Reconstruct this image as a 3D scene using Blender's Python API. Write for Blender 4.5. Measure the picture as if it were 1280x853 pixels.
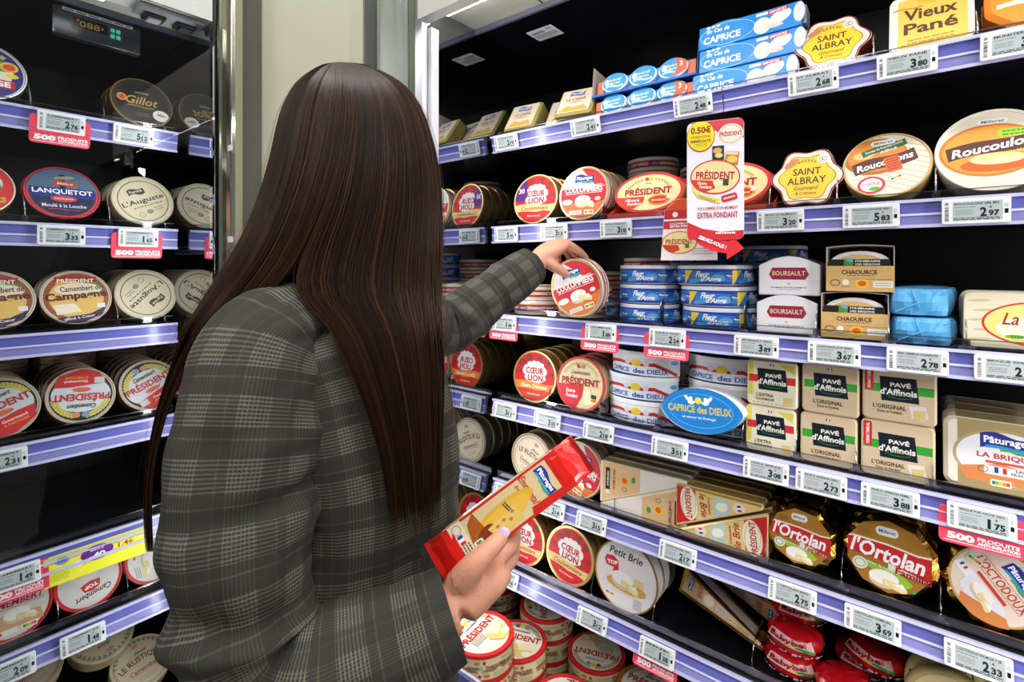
import bpy, bmesh, math, random
from mathutils import Vector, Matrix, noise
random.seed(7)
PI = math.pi
S = bpy.context.scene
COL = S.collection
for o in list(bpy.data.objects): bpy.data.objects.remove(o)

# ------------------------------------------------------------------ camera, light, exposure
CZ = 1.42                      # height of the lens above the floor
HEAD = math.atan2(.627, .779)  # camera heading, turned left of +Y
cam = bpy.data.cameras.new('camera'); camo = bpy.data.objects.new('camera', cam); COL.objects.link(camo)
camo.location = (0, 0, CZ); camo.rotation_euler = (PI/2, 0, HEAD)
cam.sensor_width = 36; cam.lens = 18.0; cam.shift_y = -93.5/1280; cam.clip_start = .02
S.camera = camo
S.view_settings.view_transform = 'Standard'; S.view_settings.look = 'None'
S.view_settings.gamma = 1; S.view_settings.use_curve_mapping = False
S.view_settings.exposure = -0.1
w = bpy.data.worlds.new('world'); S.world = w; w.use_nodes = True
w.node_tree.nodes['Background'].inputs[0].default_value = (.93, .96, 1, 1)
w.node_tree.nodes['Background'].inputs[1].default_value = .22
def area(name, loc, target, sx, sy, power, col=(1, .98, .96)):
    l = bpy.data.lights.new(name, 'AREA'); l.shape = 'RECTANGLE'; l.size = sx; l.size_y = sy
    l.energy = power; l.color = col
    o = bpy.data.objects.new(name, l); COL.objects.link(o); o.location = loc
    o.rotation_euler = (Vector(target)-Vector(loc)).to_track_quat('-Z', 'Y').to_euler()
    return o
# store ceiling luminaires over the aisle (long tubes) and the LED bars inside both cabinet headers
area('aisle_lamp', (.1, .30, 3.05), (.1, .6, 1.0), 3.2, .25, 56)
area('aisle_lamp', (-.75, -.9, 3.05), (-.9, -.4, 1.0), .3, 2.6, 40)
area('aisle_lamp', (1.3, -1.3, 3.05), (.2, .4, 1.0), 1.8, .3, 56)
area('header_led', (.15, .83, CZ+.585), (.15, 1.10, CZ-.15), 2.1, .03, 4.2, (1, .98, 1))
area('header_led', (-1.20, -.25, CZ+.53), (-1.42, -.25, CZ-.25), 1.35, .03, 7, (.97, .98, 1)).rotation_euler = (0, math.radians(-15), PI)

# vertical LED bars on the door mullions, shining into the cabinets
def bar(loc, target, h, power):
    o = area('mullion_led', loc, target, .03, h, power, (1, .985, 1)); d = Vector(target)-Vector(loc)
    o.rotation_euler = (PI/2, 0, math.atan2(d.y, d.x)-PI/2)
bar((-.893, .842, CZ-.28), (-.25, 1.12, CZ-.28), 1.5, 3.6)
bar((.60, .80, CZ-.28), (-.30, 1.12, CZ-.28), 1.5, 7.5)
bar((-1.195, .425, CZ-.28), (-1.40, -.15, CZ-.28), 1.5, 3)
bar((-1.195, -.75, CZ-.28), (-1.40, .05, CZ-.28), 1.5, 5)

# ------------------------------------------------------------------ helpers
def lin(c): return c/12.92 if c <= .04045 else ((c+.055)/1.055)**2.4
def rgb(h):
    h = h.lstrip('#'); return tuple(lin(int(h[i:i+2], 16)/255) for i in (0, 2, 4))
MATS = {}
def mat(key, rough=.42, metal=0, coat=0, bump=0, bscale=60, var=0, trans=0, emit=0):
    """solid colour material with procedural grain; key is a hex colour"""
    k = (key, rough, metal, coat, bump, bscale, var, trans, emit)
    if k in MATS: return MATS[k]
    m = bpy.data.materials.new('m_'+key.strip('#')); m.use_nodes = True
    nt = m.node_tree; b = nt.nodes['Principled BSDF']; c = rgb(key)
    b.inputs['Base Color'].default_value = (*c, 1); b.inputs['Roughness'].default_value = rough
    b.inputs['Metallic'].default_value = metal; b.inputs['Coat Weight'].default_value = coat
    b.inputs['Coat Roughness'].default_value = .12
    if not metal: b.inputs['Specular IOR Level'].default_value = .32
    if emit:
        b.inputs['Emission Color'].default_value = (*c, 1); b.inputs['Emission Strength'].default_value = emit
    if trans: b.inputs['Transmission Weight'].default_value = trans
    if bump or var:
        tc = nt.nodes.new('ShaderNodeTexCoord'); n = nt.nodes.new('ShaderNodeTexNoise')
        n.inputs['Scale'].default_value = bscale; n.inputs['Detail'].default_value = 5
        nt.links.new(tc.outputs['Object'], n.inputs['Vector'])
        if bump:
            bp = nt.nodes.new('ShaderNodeBump'); bp.inputs['Strength'].default_value = bump; bp.inputs['Distance'].default_value = .004
            nt.links.new(n.outputs['Fac'], bp.inputs['Height']); nt.links.new(bp.outputs[0], b.inputs['Normal'])
        if var:
            r = nt.nodes.new('ShaderNodeMapRange'); r.inputs[3].default_value = 1-var; r.inputs[4].default_value = 1+var
            mx = nt.nodes.new('ShaderNodeMix'); mx.data_type = 'RGBA'; mx.blend_type = 'MULTIPLY'; mx.inputs[0].default_value = 1
            mx.inputs[6].default_value = (*c, 1)
            nt.links.new(n.outputs['Fac'], r.inputs[0]); nt.links.new(r.outputs[0], mx.inputs[7]); nt.links.new(mx.outputs[2], b.inputs['Base Color'])
    MATS[k] = m; return m
def clear_mat(name, tint, gloss, rough=.05):
    m = bpy.data.materials.new(name); m.use_nodes = True; nt = m.node_tree; nt.nodes.clear()
    o = nt.nodes.new('ShaderNodeOutputMaterial'); mx = nt.nodes.new('ShaderNodeMixShader')
    t = nt.nodes.new('ShaderNodeBsdfTransparent'); g = nt.nodes.new('ShaderNodeBsdfGlossy'); fr = nt.nodes.new('ShaderNodeFresnel')
    ma = nt.nodes.new('ShaderNodeMath'); ma.operation = 'MULTIPLY_ADD'; ma.inputs[1].default_value = .8; ma.inputs[2].default_value = gloss
    t.inputs[0].default_value = (*tint, 1); g.inputs['Roughness'].default_value = rough; fr.inputs[0].default_value = 1.45
    nt.links.new(fr.outputs[0], ma.inputs[0]); nt.links.new(ma.outputs[0], mx.inputs[0])
    nt.links.new(t.outputs[0], mx.inputs[1]); nt.links.new(g.outputs[0], mx.inputs[2]); nt.links.new(mx.outputs[0], o.inputs[0])
    return m
M_CLEAR = clear_mat('clear_acrylic', (.93, .94, .95), .01)
M_EDGE = clear_mat('acrylic_edge', (.62, .63, .66), .12, .2)
M_PANE = clear_mat('door_glass', (.94, .96, .96), .0, .0)
M_OBLIQUE = clear_mat('door_glass_oblique', (.70, .76, .71), .04, .28)
M_BLISTER = clear_mat('clear_film', (.97, .97, .98), .05, .15)
M_MIRROR = mat('#a6aaae', .03, 1)
FOIL = mat('#b98a3c', .24, 1, bump=.5, bscale=45)
GOLD = mat('#c9a95c', .32, .75)
BLACK = mat('#0b0c0f', .35, bump=.05, bscale=30)
ALU = mat('#a9a99f', .22, .85)
LAV = mat('#bcbcdf', .28, coat=.3)
LAVD = mat('#5f62ac', .3, coat=.5)
LAVV = mat('#8583bd', .3, coat=.5)

def obj(name, me, parent=None, mats=()):
    if isinstance(me, bmesh.types.BMesh):
        b = me; me = bpy.data.meshes.new(name); b.normal_update(); b.to_mesh(me); b.free()
    for m in mats: me.materials.append(m)
    o = bpy.data.objects.new(name, me); COL.objects.link(o)
    if parent is not None: o.parent = parent
    return o
def raw(name, V, F, parent=None, mats=(), smooth=False, idx=None):
    me = bpy.data.meshes.new(name); me.from_pydata(V, [], F)
    if idx: me.polygons.foreach_set('material_index', idx)
    if smooth: me.polygons.foreach_set('use_smooth', [True]*len(F))
    me.update(); return obj(name, me, parent, mats)
def tag(o, label=None, cat=None, group=None, kind=None):
    if label:
        o['label'] = label; n = len(label.split())
        if not 4 <= n <= 16: print('LABEL LENGTH', n, label)
    if cat: o['category'] = cat
    if group: o['group'] = group
    if kind: o['kind'] = kind
    return o
def empty(name, label=None, cat=None, group=None, loc=(0, 0, 0), rz=0):
    o = bpy.data.objects.new(name, None); COL.objects.link(o); o.location = loc; o.rotation_euler = (0, 0, rz)
    o.empty_display_size = .05
    return tag(o, label, cat, group)
def dup(o, parent=None):
    c = o.copy(); COL.objects.link(c); c.parent = parent
    for ch in [x for x in KIDS(o)]: dup(ch, c)
    return c
def KIDS(o): return [x for x in o.children]
def bx(b, x0, x1, y0, y1, z0, z1, mi=0, bev=0):
    r = bmesh.ops.create_cube(b, size=1)
    for v in r['verts']:
        v.co = ((x0+x1)/2+v.co.x*(x1-x0), (y0+y1)/2+v.co.y*(y1-y0), (z0+z1)/2+v.co.z*(z1-z0))
    fs = {f for v in r['verts'] for f in v.link_faces}
    for f in fs: f.material_index = mi
    if bev:
        es = {e for v in r['verts'] for e in v.link_edges}
        bmesh.ops.bevel(b, geom=list(es), offset=bev, segments=2, affect='EDGES', profile=.6)
def boxo(name, x0, x1, y0, y1, z0, z1, m, parent=None, bev=0):
    b = bmesh.new(); bx(b, x0, x1, y0, y1, z0, z1, 0, bev); return obj(name, b, parent, [m])
def struct(o): o['kind'] = 'structure'; return o
def tube(pts, r, n=6):
    """V,F of a tube along points; r number or list"""
    V = []; F = []; pts = [Vector(p) for p in pts]; N = len(pts)
    up = Vector((0, 0, 1))
    for i, p in enumerate(pts):
        d = (pts[min(i+1, N-1)]-pts[max(i-1, 0)]).normalized()
        a = d.cross(up if abs(d.z) < .95 else Vector((1, 0, 0))).normalized(); c = a.cross(d)
        ri = r[i] if isinstance(r, (list, tuple)) else r
        for k in range(n):
            t = 2*PI*k/n; V.append(p+a*math.cos(t)*ri+c*math.sin(t)*ri)
    for i in range(N-1):
        for k in range(n):
            F.append((i*n+k, i*n+(k+1) % n, (i+1)*n+(k+1) % n, (i+1)*n+k))
    F.append(tuple(range(n-1, -1, -1))); F.append(tuple((N-1)*n+k for k in range(n)))
    return V, F
# outlines (x, z) counter-clockwise, metres
def o_circle(r, n=56): return [(r*math.cos(2*PI*i/n), r*math.sin(2*PI*i/n)) for i in range(n)]
def o_ell(rx, rz, n=64): return [(rx*math.cos(2*PI*i/n), rz*math.sin(2*PI*i/n)) for i in range(n)]
def o_lens(rx, rz, n=64, p=1.35):
    o = []
    for i in range(n):
        t = 2*PI*i/n; c, s = math.cos(t), math.sin(t)
        o.append((rx*math.copysign(abs(c)**.92, c), rz*math.copysign(abs(s)**p, s)))
    return o
def o_rect(w, h, r, n=6):
    o = []
    for cx, cz, a in ((w/2-r, h/2-r, 0), (-w/2+r, h/2-r, 90), (-w/2+r, -h/2+r, 180), (w/2-r, -h/2+r, 270)):
        for k in range(n+1):
            t = math.radians(a+90*k/n); o.append((cx+r*math.cos(t), cz+r*math.sin(t)))
    return o
def o_flower(r, k=6, d=.10, n=96): return [((r*(1+d*math.cos(k*(2*PI*i/n)-PI/2*0))/(1+d))*math.cos(2*PI*i/n), (r*(1+d*math.cos(k*2*PI*i/n))/(1+d))*math.sin(2*PI*i/n)) for i in range(n)]
def o_poly(pts, r=.004, n=4):
    """rounded polygon"""
    o = []; N = len(pts)
    for i in range(N):
        p = Vector(pts[i]); a = (Vector(pts[i-1])-p).normalized(); b = (Vector(pts[(i+1) % N])-p).normalized()
        p0 = p+a*r; p1 = p+b*r
        for k in range(n+1):
            t = k/n; o.append(tuple((1-t)**2*p0+2*t*(1-t)*p+t*t*p1))
    return o
def inset(o, d):
    N = len(o); res = []
    for i in range(N):
        a = Vector(o[i-1]); b = Vector(o[i]); c = Vector(o[(i+1) % N])
        t = (c-a); 
        if t.length < 1e-9: res.append(tuple(b)); continue
        t.normalize(); res.append((b.x-t.y*d*1.0, b.y+t.x*d))
    return res
def prism(outline, T, bev=.001, mats=(0, 1), bulge=0, crumple=0, segs=1, seed=0, base=None):
    """solid between y=0 (front) and y=T with the outline lifted so that its lowest point is z=0"""
    zmin = min(p[1] for p in outline) if base is None else base
    rings = [(inset(outline, bev*1.0), 0.0), (outline, bev)]
    for s in range(1, segs): rings.append((inset(outline, -bulge*math.sin(PI*s/segs)), bev+(T-2*bev)*s/segs))
    rings += [(outline, T-bev), (inset(outline, bev), T)]
    V = []; F = []; MI = []; N = len(outline)
    for j, (o, y) in enumerate(rings):
        for i, p in enumerate(o):
            q = Vector((p[0], y, p[1]-zmin))
            if crumple and 0 < j < len(rings)-1:
                q += noise.noise_vector(Vector((q.x*60+seed, q.y*60, q.z*60)))*crumple
            V.append(q)
    F.append(tuple(range(N))); MI.append(mats[0])
    for j in range(len(rings)-1):
        for i in range(N):
            F.append((j*N+i, (j+1)*N+i, (j+1)*N+(i+1) % N, j*N+(i+1) % N)); MI.append(mats[1] if j else mats[0])
    F.append(tuple((len(rings)-1)*N+i for i in range(N-1, -1, -1))); MI.append(mats[1])
    return V, F, MI
def prism_obj(name, outline, T, parent, mats, **k):
    sm = k.pop('smooth', False)
    V, F, MI = prism(outline, T, **k)
    return raw(name, V, F, parent, mats, sm, MI)

# ------------------------------------------------------------------ printed artwork
TXT = {}
def text_mesh(s, bold=0.0, shear=0.0, sp=1.0):
    k = (s, bold, shear, sp)
    if k in TXT: return TXT[k]
    cu = bpy.data.curves.new('t', 'FONT'); cu.body = s; cu.size = 1; cu.resolution_u = 2; cu.offset = bold+.008; cu.shear = shear; cu.space_character = sp
    ob = bpy.data.objects.new('t', cu); me = ob.to_mesh()
    V = [(v.co.x, v.co.y) for v in me.vertices]; F = [tuple(p.vertices) for p in me.polygons]
    ob.to_mesh_clear(); bpy.data.objects.remove(ob); bpy.data.curves.remove(cu)
    if not V: V = [(0, 0), (1, 0), (1, 1)]; F = []
    x0 = min(v[0] for v in V); x1 = max(v[0] for v in V); y0 = min(v[1] for v in V); y1 = max(v[1] for v in V)
    V = [((x-(x0+x1)/2)/(x1-x0), (y-(y0+y1)/2)/(y1-y0)) for x, y in V]
    TXT[k] = (V, F, (y1-y0)/(x1-x0)); return TXT[k]
def clip(poly, hull):
    """clip polygon by a convex ccw hull"""
    out = poly
    for i in range(len(hull)):
        a = hull[i-1]; b = hull[i]
        if not out: return []
        inp = out; out = []
        def side(p): return (b[0]-a[0])*(p[1]-a[1])-(b[1]-a[1])*(p[0]-a[0])
        for j in range(len(inp)):
            p = inp[j-1]; q = inp[j]; sp_, sq = side(p), side(q)
            if (sp_ >= 0) != (sq >= 0):
                t = sp_/(sp_-sq); out.append((p[0]+(q[0]-p[0])*t, p[1]+(q[1]-p[1])*t))
            if sq >= 0: out.append(q)
    return out
def ink(c): return '#'+''.join('%02x' % int(int(c[i:i+2], 16)*(.95-.06*(1-int(c[i:i+2], 16)/255))) for i in (1, 3, 5))
class Art:
    """flat print: primitives in millimetres around (0,0); later ones lie on earlier ones"""
    def __init__(s, hull=None): s.L = []; s.T = (0, 0, 0, 1, 1); s.hull = hull
    def at(s, x=0, y=0, rot=0, k=1, ky=None): s.T = (x, y, math.radians(rot), k, k if ky is None else ky); return s
    def tr(s, p):
        x, y, a, k, ky = s.T; u, v = p[0]*k, p[1]*ky
        return (x+u*math.cos(a)-v*math.sin(a), y+u*math.sin(a)+v*math.cos(a))
    def add(s, V, F, c): s.L.append(([s.tr(p) for p in V], F, c)); return s
    def poly(s, pts, c):
        P = [s.tr(p) for p in pts]
        if s.hull:
            P = clip(P, s.hull)
            if len(P) < 3: return s
        s.L.append((P, [tuple(range(len(P)))], c)); return s
    def rect(s, cx, cy, w, h, c, r=0, rot=0):
        if r: P = o_rect(w, h, min(r, w/2-.01, h/2-.01), 4)
        else: P = [(-w/2, -h/2), (w/2, -h/2), (w/2, h/2), (-w/2, h/2)]
        a = math.radians(rot); return s.poly([(cx+x*math.cos(a)-y*math.sin(a), cy+x*math.sin(a)+y*math.cos(a)) for x, y in P], c)
    def ell(s, cx, cy, rx, ry, c, rot=0, n=40):
        a = math.radians(rot); return s.poly([(cx+rx*math.cos(t)*math.cos(a)-ry*math.sin(t)*math.sin(a), cy+rx*math.cos(t)*math.sin(a)+ry*math.sin(t)*math.cos(a)) for t in [2*PI*i/n for i in range(n)]], c)
    def ring(s, cx, cy, rx, ry, wd, c, n=48):
        V = []; F = []
        for i in range(n):
            t = 2*PI*i/n; V += [(cx+rx*math.cos(t), cy+ry*math.sin(t)), (cx+(rx-wd)*math.cos(t), cy+(ry-wd)*math.sin(t))]
        for i in range(n): j = (i+1) % n; F.append((2*i, 2*j, 2*j+1, 2*i+1))
        return s.add(V, F, c)
    def txt(s, t, cx, cy, w, c, h=None, rot=0, bold=0.01, shear=0, arc=0, sp=1.0):
        V, F, asp = text_mesh(t, bold, shear, sp); h = h or w*asp; a = math.radians(rot); P = []
        for x, y in V:
            x *= w; y *= h
            if arc:
                th = x/arc; rr = arc+y; x, y = rr*math.sin(th), rr*math.cos(th)-arc
            P.append((cx+x*math.cos(a)-y*math.sin(a), cy+x*math.sin(a)+y*math.cos(a)))
        return s.add(P, F, c)
    def lines(s, cx, cy, w, n, dy, c, h=1.0, seed=1, rot=0):
        """rows of print too small to read"""
        rn = random.Random(seed); V = []; F = []; a = math.radians(rot)
        for i in range(n):
            x = -w/2
            while x < w/2-1:
                l = rn.uniform(.06, .18)*w; l = min(l, w/2-x); y = (n-1)/2*dy-i*dy
                k = len(V); V += [(x, y-h/2), (x+l, y-h/2), (x+l, y+h/2), (x, y+h/2)]; F.append((k, k+1, k+2, k+3)); x += l+w*.03
        return s.add([(cx+x*math.cos(a)-y*math.sin(a), cy+x*math.sin(a)+y*math.cos(a)) for x, y in V], F, c)
    def bars(s, cx, cy, w, h, c='#1c1c1e', n=9, seed=3):
        rn = random.Random(seed); V = []; F = []
        for i in range(n):
            x = cx-w/2+w*i/n; l = w/n*rn.uniform(.3, .75); k = len(V); V += [(x, cy-h/2), (x+l, cy-h/2), (x+l, cy+h/2), (x, cy+h/2)]; F.append((k, k+1, k+2, k+3))
        return s.add(V, F, c)
    # --- compound motifs
    def laurel(s, R, a0, a1, n, c, cx=0, cy=0, l=5, ky=1):
        for i in range(n):
            t = math.radians(a0+(a1-a0)*i/(n-1))
            for q in (-1, 1):
                s.ell(cx+(R+q*l*.3)*math.cos(t), cy+(R+q*l*.3)*math.sin(t)*ky, l*.62, l*.24, c, math.degrees(t)+90+q*32, 8)
        return s
    def flag(s, cx, cy, w, rot=0):
        for i, c in enumerate(('#2a3f9a', '#f4f4f4', '#d8252f')):
            a = math.radians(rot); d = (i-1)*w/3; s.rect(cx+d*math.cos(a), cy+d*math.sin(a), w/3, w*.62, c, 0, rot)
        return s
    def nutri(s, cx, cy, w, rot=0):
        a = math.radians(rot); s.rect(cx, cy, w, w*.42, '#f2efe8', w*.08, rot)
        for i, c in enumerate(('#1d8a45', '#7fbf3a', '#f2c71d', '#ee8a1d', '#e4471e')):
            d = (i-2)*w*.17; s.rect(cx+d*math.cos(a), cy+d*math.sin(a), w*.16, w*.22, c, 0, rot)
        return s
    def wave(s, cx, cy, w, h, c, amp=.18, rot=0, n=12):
        a = math.radians(rot); P = []
        for i in range(n+1): x = -w/2+w*i/n; P.append((x, -h/2+amp*h*math.sin(2*PI*i/n)))
        for i in range(n, -1, -1): x = -w/2+w*i/n; P.append((x, h/2+amp*h*math.sin(2*PI*i/n)))
        return s.poly([(cx+x*math.cos(a)-y*math.sin(a), cy+x*math.sin(a)+y*math.cos(a)) for x, y in P], c)
    def patur(s, cx, cy, w, rot=0):
        h = w*.36; a = math.radians(rot)
        def o(dx, dy): return (cx+dx*math.cos(a)-dy*math.sin(a), cy+dx*math.sin(a)+dy*math.cos(a))
        s.wave(*o(0, 0), w, h, '#2b3590', .18, rot); s.wave(*o(w*.03, -h*.36), w*.86, h*.2, '#2f9fd8', .22, rot); s.wave(*o(w*.14, -h*.52), w*.55, h*.14, '#5cb531', .22, rot)
        return s.txt('Pâturages', *o(0, h*.06), w*.86, '#ffffff', h*.62, rot=rot, bold=.02)
    def wheel(s, cx, cy, k, hole=True):
        """cut white cheese wheel with a wedge beside it"""
        s.ell(cx, cy-.16*k, .62*k, .34*k, '#d9c9a8', n=24); s.ell(cx, cy+.02*k, .62*k, .34*k, '#f5f1ea', n=24)
        s.poly([(cx+.02*k, cy), (cx+.60*k, cy-.12*k), (cx+.52*k, cy-.34*k), (cx+.05*k, cy-.24*k)], '#eeda92')
        s.poly([(cx-.02*k, cy), (cx+.05*k, cy-.24*k), (cx+.05*k, cy-.44*k), (cx-.06*k, cy-.2*k)], '#e6cf7e')
        s.poly([(cx+.35*k, cy-.2*k), (cx+.95*k, cy-.34*k), (cx+.9*k, cy-.55*k), (cx+.38*k, cy-.42*k)], '#f0dea0')
        return s.poly([(cx+.35*k, cy-.2*k), (cx+.75*k, cy-.06*k), (cx+.95*k, cy-.34*k)], '#f7f4ee')
    def president(s, cx, cy, w, rot=0, h=None, c='#b3141f', arc=0):
        return s.txt('PRÉSIDENT', cx, cy, w, c, h, rot=rot, bold=.018, arc=arc)
    def build(s, name, parent, f, dy=0, rough=.44, slice_=0, metal=0, layer=.00003):
        cols = []; V = []; F = []; MI = []
        for li, (P, FF, c) in enumerate(s.L):
            if c not in cols: cols.append(c)
            mi = cols.index(c)
            if slice_ and len(FF) == 1 and len(P) >= 3:
                x0 = min(p[0] for p in P); x1 = max(p[0] for p in P); n = int((x1-x0)/slice_)+1
                for i in range(n):
                    a, b_ = x0+(x1-x0)*i/n, x0+(x1-x0)*(i+1)/n
                    Q = clip(P, [(a, -1e3), (b_, -1e3), (b_, 1e3), (a, 1e3)])
                    if len(Q) > 2:
                        k = len(V); V += [f(p[0]/1e3, p[1]/1e3, dy+layer*(li+2)) for p in Q]; F.append(tuple(range(k, k+len(Q)))); MI.append(mi)
                continue
            k = len(V); V += [f(p[0]/1e3, p[1]/1e3, dy+layer*(li+2)) for p in P]
            for q in FF: F.append(tuple(k+i for i in q)); MI.append(mi)
        return raw(name, V, F, parent, [mat(ink(c), rough, metal) for c in cols], False, MI)
def on_front(zc): return lambda x, y, e: (x, -e, zc+y)                      # front face, plane y=0
def on_back_up(T, zc): return lambda x, y, e: (-x, T+e, zc+y)
def on_round(r, zc, T): return lambda x, y, e: ((r+e)*math.sin(x/r), T/2+y, zc+(-(r+e)*math.cos(x/r)))   # rim, seen from below the lid
def on_rim_top(r, zc, T): return lambda x, y, e: ((r+e)*math.sin(x/r), T/2-y, zc+(r+e)*math.cos(x/r))
def on_top(z, T): return lambda x, y, e: (x, T/2+y, z+e)

# placing
def RX(px, Y): a = (px-640)/640.; return (.779*a-.627)*Y/(.627*a+.779)
def LY(px, X): a = (px-640)/640.; return (.627*a+.779)*X/(.779*a-.627)
def pose(side, along, depth, z, tilt=0, yaw=0, roll=0, zc=0, T=0):
    """matrix of a thing on a shelf: along = X (right cabinet) or Y (left); depth = Y or X of its front foot"""
    t = math.radians(tilt)
    if side == 'R': M = Matrix.Translation((along, depth, CZ+z+T*math.sin(t)))
    else: M = Matrix.Translation((depth, along, CZ+z+T*math.sin(t))) @ Matrix.Rotation(PI/2, 4, 'Z')
    M = M @ Matrix.Rotation(math.radians(yaw), 4, 'Z') @ Matrix.Rotation(-t, 4, 'X')
    return M @ Matrix.Translation((0, 0, zc)) @ Matrix.Rotation(math.radians(roll), 4, 'Y') @ Matrix.Translation((0, 0, -zc))
ORD = ['front', 'second', 'third', 'fourth', 'fifth', 'sixth', 'seventh', 'eighth']
PROTO = {}
def fresh(make):
    """the first call builds the thing, later calls copy it with its parts"""
    if make not in PROTO: PROTO[make] = make(); return PROTO[make]
    return dup(PROTO[make])
def put(make, M, label, group=None, cat='cheese'):
    o = fresh(make); o.matrix_world = M; o['label'] = label; o['category'] = cat
    if group: o['group'] = group
    elif 'group' in o: del o['group']
    n = len(label.split())
    if not 4 <= n <= 16: print('LABEL LENGTH', n, label)
    return o
def row(make, side, along, depth, z, n, T, tilt, zc, desc, where, group, roll=0, jit=1.5, yaw=0, cat='cheese'):
    s = -1 if side == 'L' else 1
    for i in range(n):
        r = roll if i == 0 else roll+random.uniform(-1, 1)*(1 if make.__name__[5:] in ('albray', 'pane', 'munster', 'oval', 'labrique', 'brique', 'ortolan', 'ortolan_family', 'octodoux') else 25)
        w_ = where if n == 1 else f'{where}, {ORD[i]} in row'
        put(make, pose(side, along+random.uniform(-1, 1)*.0003*jit*(i > 0), depth+s*i*(T+.0030)/math.cos(math.radians(tilt)), z+.0022, tilt, yaw, r, zc, T), f'{desc} {w_}', group, cat)
def pile(make, side, along, depth, z, n, T, desc, where, group, yaws=None, dxs=None, cat='cheese', first=0, names=None):
    """flat stack: front face up; depth is the centre of the pile. origin at the lid's lowest point, so shift by r"""
    names = names or (['lowest', 'second from below', 'third from below', 'fourth from below', 'fifth from below', 'sixth from below'])
    for i in range(n):
        yaw = yaws[i] if yaws else random.uniform(-8, 8); dx = dxs[i] if dxs else 0
        zc = make.zc
        if side == 'R': M = Matrix.Translation((along+dx, depth, CZ+z+(i+1)*(T+.0026)))
        else: M = Matrix.Translation((depth, along+dx, CZ+z+(i+1)*(T+.0026))) @ Matrix.Rotation(PI/2, 4, 'Z')
        M = M @ Matrix.Rotation(math.radians(yaw), 4, 'Z') @ Matrix.Rotation(-PI/2, 4, 'X') @ Matrix.Translation((0, 0, -zc))
        nm = names[i] if n > 1 else ''
        if n > 1 and i == n-1 and names[i] != 'lowest': nm = 'topmost'
        put(make, M, f'{desc} {where}' + (f', {nm} of stack' if nm else ''), group, cat)
# ------------------------------------------------------------------ cabinets and room shell
FLOOR = mat('#8b8a86', .35, var=.08, bscale=3)
struct(boxo('floor', -4, 4, -4, 3, -.1, 0, FLOOR))
struct(boxo('ceiling', -4, 4, -4, 3, 3.1, 3.2, mat('#d8d8d4', .7)))
struct(boxo('wall_rear', -4, 4, -4.1, -4, 0, 3.1, mat('#b9bbb8', .6)))
struct(boxo('wall_right', 4, 4.1, -4, 3, 0, 3.1, mat('#b9bbb8', .6)))
MX = -.925           # mirror plane of the right cabinet
XE = .95             # right end of the right cabinet
# right cabinet
struct(boxo('wall_back', MX, XE, 1.52, 1.58, 0, CZ+.95, BLACK))
mw = struct(boxo('wall_mirror_right', MX-.012, MX, .812, 1.52, 0, CZ+.66, M_MIRROR))
struct(boxo('wall_end_right', XE, XE+.03, .81, 1.58, 0, CZ+.66, BLACK))
cb = empty('cabinet_canopy', 'dark glossy canopy panel over the right cooler carrying two small stickers', 'cooler canopy')
GLOSSB = mat('#0d0e12', .12, coat=.6)
struct_c = boxo('ceiling_panel', MX, XE, 1.0, 1.52, CZ+.62, CZ+.65, GLOSSB, cb)
boxo('front_edge', MX, XE, .992, 1.0, CZ+.612, CZ+.65, mat('#6d6e80', .3, .5), cb)
BEIGE = mat('#a5a597', .5, bump=.3, bscale=400)
hd = empty('cabinet_header', 'textured beige header strip with tube light above the right cooler', 'cooler header')
boxo('header_panel', MX, XE, .83, .992, CZ+.625, CZ+.66, BEIGE, hd)
boxo('header_front', MX+.03, XE, .77, .80, CZ+.56, CZ+.80, mat('#b8b6ae', .4), hd)
for i in range(3):
    x0 = MX+.03+i*.62
    t_ = boxo('light_tube', x0, x0+.58, .835, .865, CZ+.600, CZ+.623, mat('#ffffff', .3, emit=9), hd, .006)
boxo('joint', MX+.22, MX+.223, .80, .99, CZ+.623, CZ+.6255, mat('#3a3a38', .6), hd)
# stickers under the canopy (small print only)
def sticker(x, y, i):
    a = Art(); a.rect(0, 0, 80, 64, '#f0f0f8', 2); a.rect(24, 20, 18, 14, '#c4c4d2')
    a.lines(-14, 12, 40, 4, 3.2, '#33333c', 2.4, 5+i); a.lines(0, -8, 66, 6, 3.6, '#4a4a55', 2.0, 9+i); a.rect(0, -27, 50, 5, '#d5d5e2')
    a.lines(0, -27, 46, 1, 3, '#33333c', 1.5, 3)
    o = a.build('information_sticker', None, lambda u, v, e: (x+u, y-v, CZ+.62-e))
    return tag(o, 'pale rectangular information sticker on the underside of the dark canopy', 'sticker')
sticker(-.785, 1.115, 0)
# left cabinet (faces +X)
ML = .444
struct(boxo('wall_left', -1.86, -1.80, -1.3, ML, 0, CZ+.95, BLACK))
struct(boxo('wall_mirror_left', -1.80, -1.166, ML, ML+.012, 0, CZ+.64, M_MIRROR))
struct(boxo('wall_end_left', -1.80, -1.17, -1.33, -1.3, 0, CZ+.64, BLACK))
cl = empty('cabinet_canopy', 'dark canopy panel over the left cooler behind the glass door', 'cooler canopy')
boxo('ceiling_panel', -1.80, -1.30, -1.3, ML, CZ+.54, CZ+.57, BLACK, cl)
boxo('front_edge', -1.30, -1.292, -1.3, ML, CZ+.534, CZ+.57, mat('#4c4d5c', .3, .5), cl)
hl = empty('cabinet_header', 'beige header with light bar and rocker switches above the left cooler', 'cooler header')
boxo('header_panel', -1.292, -1.235, -1.3, ML, CZ+.545, CZ+.58, BEIGE, hl); boxo('header_front', -1.235, -1.168, -1.3, ML, CZ+.538, CZ+.70, mat('#c9c8c4', .4), hl)
boxo('light_tube', -1.225, -1.195, -1.2, ML-.17, CZ+.528, CZ+.5375, mat('#ffffff', .3, emit=5), hl, .005)
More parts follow.
